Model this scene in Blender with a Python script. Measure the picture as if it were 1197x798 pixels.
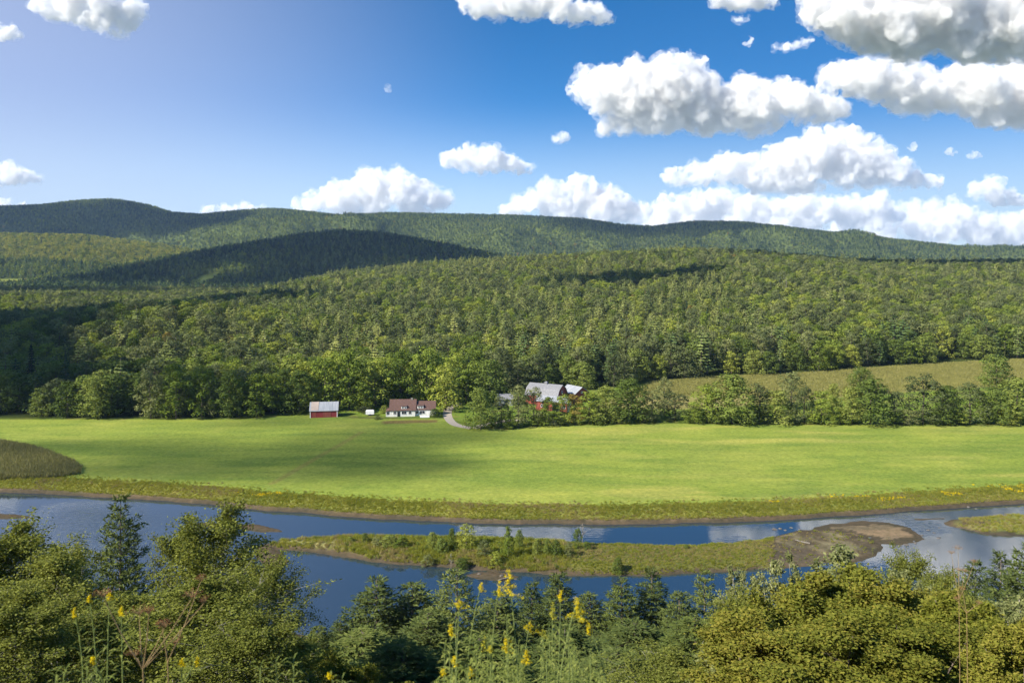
import bpy, math, random, os
import numpy as np
from mathutils import Vector, Matrix, noise as mnoise
OFF = os.environ.get('OFF', '').split(',')
SC = bpy.context.scene
for o in list(bpy.data.objects): bpy.data.objects.remove(o)
COL = SC.collection

# ------------------------------------------------------------------ camera, sky, sun, exposure
EYE, FPX, HORIZ = 62.0, 940.0, 300.0           # eye height over the river, focal length and eye level in photo pixels
cam = bpy.data.cameras.new('camera'); camo = bpy.data.objects.new('camera', cam); COL.objects.link(camo)
camo.location = (0, 0, EYE); camo.rotation_euler = (math.radians(90), 0, 0)
cam.sensor_width = 36; cam.lens = 36 * FPX / 1197; cam.shift_y = -(399 - HORIZ) / 1197
cam.dof.use_dof = True; cam.dof.focus_distance = 160; cam.dof.aperture_fstop = 3.6; cam.clip_start = 0.1; cam.clip_end = 60000
SC.camera = camo
SUN_EL = 36.0
SUN_AZ = -119.0                                # measured from +Y towards +X
_e, _a = math.radians(SUN_EL), math.radians(SUN_AZ)
TOSUN = Vector((math.sin(_a) * math.cos(_e), math.cos(_a) * math.cos(_e), math.sin(_e)))
w = bpy.data.worlds.new('World'); SC.world = w; w.use_nodes = True
nt = w.node_tree; nt.nodes.clear()
def N(nt, t, **kw):
    n = nt.nodes.new(t)
    for k, v in kw.items():
        if k.startswith('i_'):
            key = k[2:]
            key = int(key) if key.isdigit() else key.replace('_', ' ')
            n.inputs[key].default_value = v
        else: setattr(n, k, v)
    return n
def L(nt, a, b): nt.links.new(a, b)
sky = N(nt, 'ShaderNodeTexSky', sky_type='NISHITA', sun_disc=False, sun_elevation=_e, sun_rotation=-_a, altitude=300,
        air_density=1.0, dust_density=0.6, ozone_density=2.5)
tc = N(nt, 'ShaderNodeTexCoord')
mp = N(nt, 'ShaderNodeMapping'); mp.inputs['Scale'].default_value = (1, 1, 1.9); mp.inputs['Location'].default_value = (0, 0, 0.03)
L(nt, tc.outputs['Generated'], mp.inputs['Vector']); L(nt, mp.outputs[0], sky.inputs['Vector'])
hs = N(nt, 'ShaderNodeHueSaturation'); hs.inputs['Saturation'].default_value = 1.38
L(nt, sky.outputs[0], hs.inputs['Color'])
bg = N(nt, 'ShaderNodeBackground'); bg.inputs['Strength'].default_value = 0.105
out = N(nt, 'ShaderNodeOutputWorld')
# the paler, milky air on the sun's side of the sky
dt = N(nt, 'ShaderNodeVectorMath', operation='DOT_PRODUCT'); dt.inputs[1].default_value = (math.sin(math.radians(-62)), math.cos(math.radians(-62)), 0.0)
L(nt, tc.outputs['Generated'], dt.inputs[0])
gl = N(nt, 'ShaderNodeMapRange', interpolation_type='SMOOTHSTEP'); gl.inputs['From Min'].default_value = 0.42; gl.inputs['From Max'].default_value = 1.0; gl.inputs['To Max'].default_value = .80
L(nt, dt.outputs['Value'], gl.inputs[0])
gm = N(nt, 'ShaderNodeMix', data_type='RGBA'); gm.inputs[7].default_value = (2.7, 3.0, 4.1, 1)
sx_ = N(nt, 'ShaderNodeSeparateXYZ'); L(nt, tc.outputs['Generated'], sx_.inputs[0])
hz_ = N(nt, 'ShaderNodeMapRange', interpolation_type='SMOOTHSTEP'); hz_.inputs['From Min'].default_value = 0.20; hz_.inputs['From Max'].default_value = 0.0; hz_.inputs['To Max'].default_value = .78
L(nt, sx_.outputs['Z'], hz_.inputs[0]); hm_ = N(nt, 'ShaderNodeMix', data_type='RGBA'); hm_.inputs[7].default_value = (3.5, 4.2, 4.9, 1)
L(nt, gl.outputs[0], gm.inputs[0]); L(nt, hs.outputs[0], gm.inputs[6])
L(nt, hz_.outputs[0], hm_.inputs[0]); L(nt, gm.outputs[2], hm_.inputs[6])
L(nt, hm_.outputs[2], bg.inputs['Color']); L(nt, bg.outputs[0], out.inputs['Surface'])
sun = bpy.data.lights.new('sun', 'SUN'); sun.energy = 5.0; sun.angle = math.radians(0.5); sun.color = (1.0, 0.93, 0.80)
suno = bpy.data.objects.new('sun', sun); COL.objects.link(suno)
suno.rotation_euler = TOSUN.to_track_quat('Z', 'Y').to_euler()
SC.view_settings.view_transform = 'Standard'; SC.view_settings.look = 'None'
SC.view_settings.exposure = 0.98; SC.view_settings.gamma = 1
SC.render.engine = 'CYCLES'
cy = SC.cycles
cy.use_denoising = True; cy.denoiser = 'OPENIMAGEDENOISE'
cy.max_bounces = 16; cy.diffuse_bounces = 3; cy.glossy_bounces = 3; cy.transmission_bounces = 3
cy.volume_bounces = 12; cy.transparent_max_bounces = 48
cy.use_adaptive_sampling = True; cy.adaptive_threshold = 0.02
cy.sample_clamp_indirect = 4; cy.volume_step_rate = 1.0; cy.volume_max_steps = 128

# ------------------------------------------------------------------ helpers
def wx(px, Y): return (px - 598.5) / FPX * Y
def wz(py, Y): return EYE - (py - HORIZ) * Y / FPX
def gy(py, z=3.6): return FPX * (EYE - z) / (py - HORIZ)         # distance of ground of height z seen at row py

def vnoise(x, y, seed=0):
    xi = np.floor(x).astype(np.int64); yi = np.floor(y).astype(np.int64)
    xf = x - xi; yf = y - yi
    u = xf * xf * (3 - 2 * xf); v = yf * yf * (3 - 2 * yf)
    def h(a, b):
        n = (a * 374761393 + b * 668265263 + seed * 1442695041) & 0xffffffff
        n = ((n ^ (n >> 13)) * 1274126177) & 0xffffffff
        return ((n ^ (n >> 16)) & 0xffff) / 65535.0
    return (h(xi, yi) * (1 - u) + h(xi + 1, yi) * u) * (1 - v) + (h(xi, yi + 1) * (1 - u) + h(xi + 1, yi + 1) * u) * v
def fbm(x, y, seed=0, octv=4):
    s = 0; a = 0.5
    for i in range(octv):
        s = s + a * (vnoise(x, y, seed + i) - 0.5); x = x * 2.03 + 7.1; y = y * 2.03 + 3.7; a *= 0.5
    return s
def sst(e0, e1, x):
    t = np.clip((x - e0) / (e1 - e0), 0, 1); return t * t * (3 - 2 * t)

def make_mesh(name, V, polys, mats, midx=None, smooth=False):
    """polys: list of int arrays, each (n,k)"""
    me = bpy.data.meshes.new(name)
    V = np.asarray(V, np.float32)
    me.vertices.add(len(V)); me.vertices.foreach_set('co', V.ravel())
    loops = np.concatenate([p.ravel() for p in polys]).astype(np.int32)
    starts = []; base = 0; tot = 0
    for p in polys:
        n, k = p.shape; starts.append(base + np.arange(n) * k); base += n * k; tot += n
    starts = np.concatenate(starts).astype(np.int32)
    me.loops.add(len(loops)); me.loops.foreach_set('vertex_index', loops)
    me.polygons.add(tot); me.polygons.foreach_set('loop_start', starts)
    if midx is not None: me.polygons.foreach_set('material_index', np.asarray(midx, np.int32))
    me.polygons.foreach_set('use_smooth', np.full(tot, smooth, bool))
    for m in (mats if isinstance(mats, (list, tuple)) else [mats]): me.materials.append(m)
    me.update(calc_edges=True)
    return me
def obj(name, me, parent=None, loc=None):
    o = bpy.data.objects.new(name, me); COL.objects.link(o)
    if parent is not None: o.parent = parent
    if loc is not None: o.location = loc
    return o
def tag(o, label=None, cat=None, group=None, kind=None):
    if label: o['label'] = label
    if cat: o['category'] = cat
    if group: o['group'] = group
    if kind: o['kind'] = kind
    return o
def empty(name, loc=(0, 0, 0), rz=0):
    o = bpy.data.objects.new(name, None); COL.objects.link(o); o.location = loc; o.rotation_euler = (0, 0, rz)
    o.empty_display_size = 0.5
    return o

class MB:
    """collects verts and faces of mixed size"""
    def __init__(s): s.v = []; s.f = []; s.m = []
    def add(s, vs, fs, m=0):
        b = len(s.v); s.v += [tuple(p) for p in vs]
        for f in fs: s.f.append([i + b for i in f]); s.m.append(m)
    def box(s, x0, x1, y0, y1, z0, z1, m=0):
        s.add([(x0,y0,z0),(x1,y0,z0),(x1,y1,z0),(x0,y1,z0),(x0,y0,z1),(x1,y0,z1),(x1,y1,z1),(x0,y1,z1)],
              [(0,3,2,1),(4,5,6,7),(0,1,5,4),(1,2,6,5),(2,3,7,6),(3,0,4,7)], m)
    def tube(s, pts, rad, sides=5, m=0, cap=True):
        pts = [Vector(p) for p in pts]; n = len(pts); vs = []
        for i, p in enumerate(pts):
            d = (pts[min(i+1, n-1)] - pts[max(i-1, 0)])
            if d.length < 1e-9: d = Vector((0,0,1))
            d.normalize(); a = d.orthogonal().normalized() if abs(d.z) < .9 else Vector((1,0,0)); a = (a - d * a.dot(d)).normalized(); b = d.cross(a)
            r = rad[i] if hasattr(rad, '__len__') else rad
            for k in range(sides):
                t = 2 * math.pi * k / sides; vs.append(p + (a * math.cos(t) + b * math.sin(t)) * r)
        fs = []
        for i in range(n - 1):
            for k in range(sides):
                k2 = (k + 1) % sides; fs.append((i*sides+k, i*sides+k2, (i+1)*sides+k2, (i+1)*sides+k))
        if cap: fs.append(tuple(range(sides))[::-1]); fs.append(tuple((n-1)*sides + k for k in range(sides)))
        s.add(vs, fs, m)
    def mesh(s, name, mats, smooth=False):
        me = bpy.data.meshes.new(name); me.from_pydata(s.v, [], s.f)
        for m in (mats if isinstance(mats, (list, tuple)) else [mats]): me.materials.append(m)
        me.polygons.foreach_set('material_index', s.m); me.polygons.foreach_set('use_smooth', [smooth] * len(s.f))
        me.update(); return me
    def build(s, name, mats, parent=None, smooth=False, loc=None): return obj(name, s.mesh(name, mats, smooth), parent, loc)

# ------------------------------------------------------------------ materials
def mat(name):
    m = bpy.data.materials.new(name); m.use_nodes = True; m.node_tree.nodes.clear(); return m, m.node_tree
def ramp(nt, stops, interp='LINEAR'):
    r = N(nt, 'ShaderNodeValToRGB'); cr = r.color_ramp; cr.interpolation = interp
    while len(cr.elements) < len(stops): cr.elements.new(0.5)
    for e, (p, c) in zip(cr.elements, stops): e.position = p; e.color = (*c, 1)
    return r
def leaf_mat(name, c_dark, c_mid, c_light, transl=0.3, rand_amt=0.5, gloss=0.0, island=0.5):
    """foliage: own colour differs from leaf to leaf and from tree to tree"""
    m, nt = mat(name)
    oi = N(nt, 'ShaderNodeObjectInfo'); ge = N(nt, 'ShaderNodeNewGeometry')
    a = N(nt, 'ShaderNodeMath', operation='MULTIPLY'); a.inputs[1].default_value = rand_amt; L(nt, oi.outputs['Random'], a.inputs[0])
    b = N(nt, 'ShaderNodeMath', operation='MULTIPLY'); b.inputs[1].default_value = island; L(nt, ge.outputs['Random Per Island'], b.inputs[0])
    s = N(nt, 'ShaderNodeMath', operation='ADD'); L(nt, a.outputs[0], s.inputs[0]); L(nt, b.outputs[0], s.inputs[1])
    r = ramp(nt, [(0, c_dark), (0.5, c_mid), (1, c_light)]); L(nt, s.outputs[0], r.inputs[0])
    d = N(nt, 'ShaderNodeBsdfDiffuse'); t = N(nt, 'ShaderNodeBsdfTranslucent')
    L(nt, r.outputs[0], d.inputs[0])
    hsv = N(nt, 'ShaderNodeHueSaturation'); hsv.inputs['Hue'].default_value = 0.485; hsv.inputs['Saturation'].default_value = 1.15; hsv.inputs['Value'].default_value = 1.35
    L(nt, r.outputs[0], hsv.inputs['Color']); L(nt, hsv.outputs[0], t.inputs[0])
    mx = N(nt, 'ShaderNodeMixShader'); mx.inputs[0].default_value = transl
    L(nt, d.outputs[0], mx.inputs[1]); L(nt, t.outputs[0], mx.inputs[2]); last = mx
    if gloss:
        g = N(nt, 'ShaderNodeBsdfGlossy'); g.inputs['Roughness'].default_value = 0.42; g.inputs[0].default_value = (.9, .95, 1, 1)
        m2 = N(nt, 'ShaderNodeMixShader'); m2.inputs[0].default_value = gloss
        L(nt, mx.outputs[0], m2.inputs[1]); L(nt, g.outputs[0], m2.inputs[2]); last = m2
    o = N(nt, 'ShaderNodeOutputMaterial'); L(nt, last.outputs[0], o.inputs[0]); return m
def plain(name, c1, c2=None, scale=3.0, rough=0.85, bump=0.0, detail=5, metal=0.0, stretch=(1, 1, 1)):
    m, nt = mat(name); c2 = c2 or tuple(x * 0.7 for x in c1)
    tc = N(nt, 'ShaderNodeTexCoord'); mp = N(nt, 'ShaderNodeMapping'); mp.inputs['Scale'].default_value = stretch
    n = N(nt, 'ShaderNodeTexNoise'); n.inputs['Scale'].default_value = scale; n.inputs['Detail'].default_value = detail
    L(nt, tc.outputs['Object'], mp.inputs[0]); L(nt, mp.outputs[0], n.inputs['Vector'])
    r = ramp(nt, [(0.3, c2), (0.7, c1)]); L(nt, n.outputs[0], r.inputs[0])
    p = N(nt, 'ShaderNodeBsdfPrincipled'); p.inputs['Roughness'].default_value = rough; p.inputs['Metallic'].default_value = metal
    p.inputs['Specular IOR Level'].default_value = 0.3
    L(nt, r.outputs[0], p.inputs['Base Color'])
    if bump:
        b = N(nt, 'ShaderNodeBump'); b.inputs['Strength'].default_value = bump; L(nt, n.outputs[0], b.inputs['Height']); L(nt, b.outputs[0], p.inputs['Normal'])
    o = N(nt, 'ShaderNodeOutputMaterial'); L(nt, p.outputs[0], o.inputs[0]); return m

M = {}
M['sunlit_paint'] = leaf_mat('leaf_sunlit_paint', (0.19, 0.20, 0.040), (0.30, 0.30, 0.055), (0.40, 0.37, 0.075), .2, .6, island=.3)  # brighter foliage: sunlight on the left mid hill put into the leaf colour
M['bark'] = plain('bark', (0.16, 0.13, 0.10), (0.07, 0.055, 0.045), 6, 0.95, 0.5, stretch=(1, 1, .3))
M['bark_pale'] = plain('bark_pale', (0.38, 0.36, 0.31), (0.16, 0.15, 0.12), 5, 0.9, 0.3, stretch=(1, 1, .5))
M['broad'] = leaf_mat('leaf_broad', (0.053, 0.0816, 0.0188), (0.1328, 0.1762, 0.038), (0.2535, 0.2785, 0.0641), .2, .72, island=.28)
M['bright'] = leaf_mat('leaf_bright', (0.0732, 0.1076, 0.0183), (0.1786, 0.2309, 0.0371), (0.3175, 0.3325, 0.0624), .2, .72, island=.28)
M['dull'] = leaf_mat('leaf_dull', (0.0551, 0.0712, 0.0274), (0.1232, 0.1469, 0.0545), (0.2117, 0.224, 0.0824), .2, .72, island=.28)
M['autumn'] = leaf_mat('leaf_autumn', (0.0936, 0.0864, 0.0216), (0.206, 0.1648, 0.0412), (0.3186, 0.2124, 0.059), .2, .72, island=.28)
M['pine'] = leaf_mat('leaf_pine', (0.0331, 0.0599, 0.0224), (0.0974, 0.1446, 0.0468), (0.2153, 0.2531, 0.0776), .12, .72, island=.28)
M['pinelight'] = leaf_mat('leaf_pinelight', (0.0685, 0.0922, 0.0291), (0.1698, 0.2011, 0.0602), (0.2995, 0.3095, 0.0927), .12, .72, island=.28)
M['spruce'] = leaf_mat('leaf_spruce', (0.013, 0.0288, 0.0144), (0.035, 0.0659, 0.0309), (0.0708, 0.1086, 0.0472), .12, .72, island=.28)

# ------------------------------------------------------------------ the land as height field
def W0(px, py, z=0.0):                       # point of the ground plane z that the photo shows at px,py
    Y = FPX * (EYE - z) / (py - HORIZ); return (wx(px, Y), Y)
def P(pts, z=0.0): return np.array([W0(a, b, z) for a, b in pts])
FAR = P([(-260,566),(-100,571),(0,575),(100,579),(200,585),(270,592),(330,597),(390,602),(450,606),(560,611),(700,612.5),(850,610),(950,605),(1050,598),(1130,592),(1197,588),(1300,583),(1500,575)])
NEARX = np.array([-400,-150,-90,-60,-32,-15,10,40,80,120,400]); NEARY = np.array([150,150,146,140,131,133,128,126,130,136,140])
def yfar(X): return np.interp(X, FAR[:,0], FAR[:,1]) + 1.6 * fbm(X * .12, X * 0, 3) + 0.8 * fbm(X * .6, X * 0, 4)
def ynear(X): return np.interp(X, NEARX, NEARY) + 3 * fbm(X * .08, X * 0, 9)
ISL = P([(308,636),(330,632),(370,630),(420,627),(480,629),(560,630),(640,633),(700,636),(760,637.5),(800,638),(850,637),(885,631),(915,625),(935,620),(970,618.5),(1000,622),(1022,630),(1034,640),(1026,650),(1000,657),(950,662),(900,666),(850,669),(800,671),(750,673),(700,673),(660,672),(600,668),(560,666),(520,663),(470,660),(430,656),(400,650),(360,645),(325,642)])
BAR = P([(948,619),(975,612),(1010,609),(1040,610),(1062,615),(1075,622),(1082,630),(1068,634),(1050,636),(1030,636),(1015,630),(990,624),(965,622)])
SPIT = P([(1104,611),(1112,606),(1140,604),(1197,602),(1260,600),(1300,604),(1300,626),(1250,627),(1197,626),(1150,624),(1125,618),(1110,615)])
SPIT2 = P([(1060,607),(1080,605),(1110,604.5),(1105,607),(1075,608)])
BARL = P([(210,613),(235,610.5),(262,611.5),(300,613),(322,618),(330,621),(305,622),(280,618),(250,616)])
BARL2 = P([(-60,599),(0,600),(25,602),(42,604),(30,606),(-60,607)])
BARM = P([(300,640),(318,633),(328,645),(338,655),(328,664),(312,662),(300,650)])
BARN_ = P([(540,672),(560,668.5),(590,669),(608,674),(590,678),(560,677)])
def sdist(X, Y, poly):
    """signed distance, inside positive"""
    n = len(poly); d = np.full(X.shape, 1e9); ins = np.zeros(X.shape, bool)
    for i in range(n):
        ax, ay = poly[i]; bx, by = poly[(i+1) % n]; ex, ey = bx-ax, by-ay
        t = np.clip(((X-ax)*ex + (Y-ay)*ey) / (ex*ex+ey*ey), 0, 1)
        d = np.minimum(d, np.hypot(X-ax-t*ex, Y-ay-t*ey))
        c = ((ay > Y) != (by > Y)) & (X < (bx-ax) * (Y-ay) / (by-ay+1e-12) + ax); ins ^= c
    return np.where(ins, d, -d)
SLY = np.array([-90,-40,-5,1,2.5,4,6,10,20,30,45,60,80,95,106,116,124,400.]); SLZ = np.array([74,67,61,60.5,60.2,59.4,58.3,56.0,50.2,44.6,36.6,28.7,18.3,10.6,5.4,2.6,1.6,1.6])
CR = np.array([(-600,345),(0,345),(200,345),(300,336),(400,313),(500,301),(600,297),(700,291),(800,285),(900,288),(1000,297),(1100,300),(1197,300),(1500,296),(2000,300)], float)
CRX = wx(CR[:,0], 1000.); CRZ = np.maximum(EYE - (CR[:,1]-300)*1000/FPX - 19, 5)
M1 = np.array([(-800,290),(-200,270),(0,270),(100,272),(180,282),(260,296),(400,320)], float); M1X = wx(M1[:,0], 2100.); M1Z = EYE-(M1[:,1]-300)*2100/FPX-13
M2 = np.array([(60,335),(150,308),(200,297),(250,288),(300,280),(350,271),(400,266),(450,269),(500,278),(560,290),(620,302),(700,325)], float); M2X = wx(M2[:,0], 1750.); M2Z = EYE-(M2[:,1]-300)*1750/FPX-13
FR = np.array([(-900,250),(-300,242),(0,240),(60,238),(100,233),(135,231),(165,236),(195,246),(240,249),(290,244),(325,242),(365,246),(400,250),(460,247),(540,249),(600,250),(680,254),(725,261),(762,263),(810,257),(860,257.5),(900,262),(950,268),(1030,277),(1100,285),(1150,290),(1197,291),(1400,285),(2000,280)], float)
FRX = wx(FR[:,0], 3200.); FRZ = EYE-(FR[:,1]-300)*3200/FPX-12
def smax(a, b, k): return np.maximum(a, b) + np.log1p(np.exp(-np.abs(a-b)/k)) * k
def height(X, Y):
    X = np.asarray(X, float); Y = np.asarray(Y, float)
    yf = yfar(X); yn = ynear(X)
    z = np.interp(Y, SLY, SLZ)
    z = z + np.where(Y < 118, (fbm(X*.07, Y*.07, 21) * 3.0) * sst(8, 30, Y) * (1 - sst(100, 118, Y)), 0)
    bed = -0.9
    near = z * (1 - sst(yn-3, yn, Y)) + bed * sst(yn-3, yn, Y)
    d = Y - yf
    bank = bed + 0.9*sst(-3, 0, d) + .75 * sst(-.2, 1.2, d) + 1.5 * sst(1.2, 6, d) + 0.35*sst(8, 24, d)
    fz = 2.5 + 0.9 * sst(0, 90, d) + fbm(X*.02, Y*.02, 5) * 1.2 * sst(6, 30, d) + fbm(X*.25, Y*.25, 6) * .35 * sst(1, 5, d) * (1 - sst(12, 26, d))
    far = np.where(d < 30, np.minimum(bank, fz + 9*(1-sst(0,8,d))), fz)
    far = np.where(d < 8, bank + fbm(X*.25, Y*.25, 6) * .35 * sst(1, 5, d), fz)
    # islands and gravel bars
    river = np.full(X.shape, bed)
    sel = (Y > 110) & (Y < 260) & (np.abs(X) < 260)
    if sel.any():
        xs, ys = X[sel], Y[sel]; w_ = 1.2 * fbm(xs*.3, ys*.3, 11)
        r = river[sel]; w_ = w_ + 3.0*fbm(xs*.11, ys*.22, 14)*sst(25, 45, xs)
        for poly, top, k in ((ISL, 1.15, 3.2), (BAR, .20, 4.5), (SPIT, .75, 3.), (SPIT2, .3, 2.), (BARL, .3, 2.2), (BARL2, .3, 2.2), (BARM, .35, 1.8), (BARN_, .3, 1.8)):
            s = sdist(xs, ys, poly) + w_
            top = top * (1 - .62*sst(52, 66, xs)) if poly is ISL else top
            zz = bed + (0 - bed) * sst(-2.5, 0, s) + top * sst(-.1, k, s) + 0.15 * top * sst(k, k*2.5, s)
            zz = zz + fbm(xs*.5, ys*.5, 12) * .25 * sst(0, 2, s)
            r = np.maximum(r, zz)
        river[sel] = r
    low = np.where(Y < yn - 3, near, np.maximum(near * (Y < yn + 1) + bed * (Y >= yn + 1), river))
    low = np.where(Y > yf - 3, np.maximum(far, river), low)
    # hills
    t = sst(330, 1000, Y)
    base = 0.0 + 1.5 * sst(285, 330, Y) * 1.0
    cz = np.interp(X, CRX, CRZ)
    prof = np.where(Y < 1000, np.clip((Y-380)/620., 0, 1) ** 1.15, 1 - sst(1060, 1500, Y) * .8)
    h1 = np.maximum(cz - 5, 0) * prof
    knoll = 15 * np.exp(-(((X + 215)/75)**2 + ((Y-470)/80)**2))
    rough = fbm(X*.009, Y*.009, 31, 4) * 16 * sst(420, 800, Y) * (1 - .6*sst(850, 1000, Y)*(1-sst(1100,1300,Y)))
    h2 = (np.interp(X, M1X, M1Z)) * np.exp(-((Y-2100)/380.)**2)
    h3 = (np.interp(X, M2X, M2Z)) * np.exp(-((Y-1750)/300.)**2)
    h4 = np.interp(X, FRX, FRZ) * np.where(Y < 3200, np.exp(-((Y-3200)/620.)**2), np.exp(-((Y-3200)/900.)**2))
    rr = fbm(X*.0035, Y*.0035, 41, 5)
    h4 = h4 + rr * 210 * sst(2300, 2700, Y) * (1 - sst(2750, 3020, Y))
    h2 = h2 + rr * 40 * sst(1400, 1700, Y) * (1 - sst(1850, 2050, Y))
    far_h = h1 + knoll + rough + base
    big = smax(smax(h2, h3, 6), h4, 6) * sst(1150, 1500, Y)
    tot = low + far_h * sst(290, 400, Y) + 0
    tot = np.maximum(tot, np.where(Y > 1100, big, -9))
    return tot

# zones of the land (where each kind of ground lies)
STRIP = [(690,478),(760,446),(830,440),(930,436),(1040,428),(1197,419),(1330,410),(1500,440),(1330,462),(1197,450),(1060,458),(1000,462),(930,470),(820,478)]
def WG(px, py):
    Yg = FPX*57/(py-HORIZ)
    for _ in range(12): Yg = .5*Yg + .5*FPX*(EYE - float(height(np.array([wx(px, Yg)]), np.array([Yg]))[0]))/(py-HORIZ)
    return wx(px, Yg), Yg
STRIPW = np.array([WG(a, b) for a, b in STRIP])
def back_edge(X):   # where the hay field ends and lawn, hedgerow or wood begins
    e = np.array([(-400,489),(0,489),(200,489),(280,488),(330,485),(350,484),(400,487),(430,489),(450,489),(520,489),(545,497),(560,500),(590,501),(620,498),(700,495),(800,494),(900,494.5),(1197,496),(1600,498)], float)
    Yb = FPX*(EYE-3.8)/(e[:,1]-300); return np.interp(X, wx(e[:,0], Yb), Yb)
_FE = {}
def forest_edge(X):  # where the wood begins
    e = np.array([(-900,489),(0,489),(200,489),(280,487.5),(330,484),(350,480),(362,478),(400,475),(425,474),(445,473),(470,471),(505,470),(520,469),(545,467),(570,464),(600,458),(640,455),(690,456),(740,452),(762,446.5),(840,440.5),(930,436.5),(1040,428.5),(1197,419.5),(1330,410.5),(1700,400)], float)
    if 'fe' not in _FE: q = np.array([WG(a, b) for a, b in e]); _FE['fe'] = q
    q = _FE['fe']; return np.interp(X, q[:,0], q[:,1])
CORN = P([(-200,512),(0,515),(30,519),(60,527),(85,537),(96,545),(95,551),(70,554),(30,555),(0,555),(-200,556)], 3.2)
def seen(px, py, y0=900.):                     # where a line of sight meets the land
    yy = np.arange(y0, 4000, 4.); zz = height(wx(px, yy), yy); t = np.where(HORIZ + FPX*(EYE - zz)/yy < py)[0]
    y = yy[t[0]] if len(t) else 2000.; return y
def clearing(x0, x1, py, dep):
    y = seen((x0+x1)/2, py); return np.array([(wx(x0, y), y-dep), (wx(x1, y), y-dep*.6), (wx(x1, y)+5, y+dep), (wx(x0, y), y+dep*.8)])
CLEAR = [clearing(-30, 26, 331, 70), clearing(230, 243, 328, 40)]

ys = np.concatenate([np.linspace(-90, 0, 20), np.linspace(0.5, 12, 24)[0:], np.linspace(13, 118, 90), np.arange(119, 216, 0.7), np.linspace(217, 300, 70), np.linspace(303, 460, 60), np.linspace(466, 1200, 90), np.linspace(1220, 4200, 130), np.array([4600, 5200])])
ss = np.linspace(-1.15, 1.15, 760)
YY, SS = np.meshgrid(ys, ss, indexing='ij'); XX = SS * (YY * .82 + 78 + 60 * sst(100, -90, YY)*0)
ZZ = height(XX, YY)
V = np.stack([XX, YY, ZZ], -1).reshape(-1, 3)
ni, nj = XX.shape
I = np.arange(ni*nj).reshape(ni, nj)
Q = np.stack([I[:-1,:-1], I[:-1,1:], I[1:,1:], I[1:,:-1]], -1).reshape(-1, 4)
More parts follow.
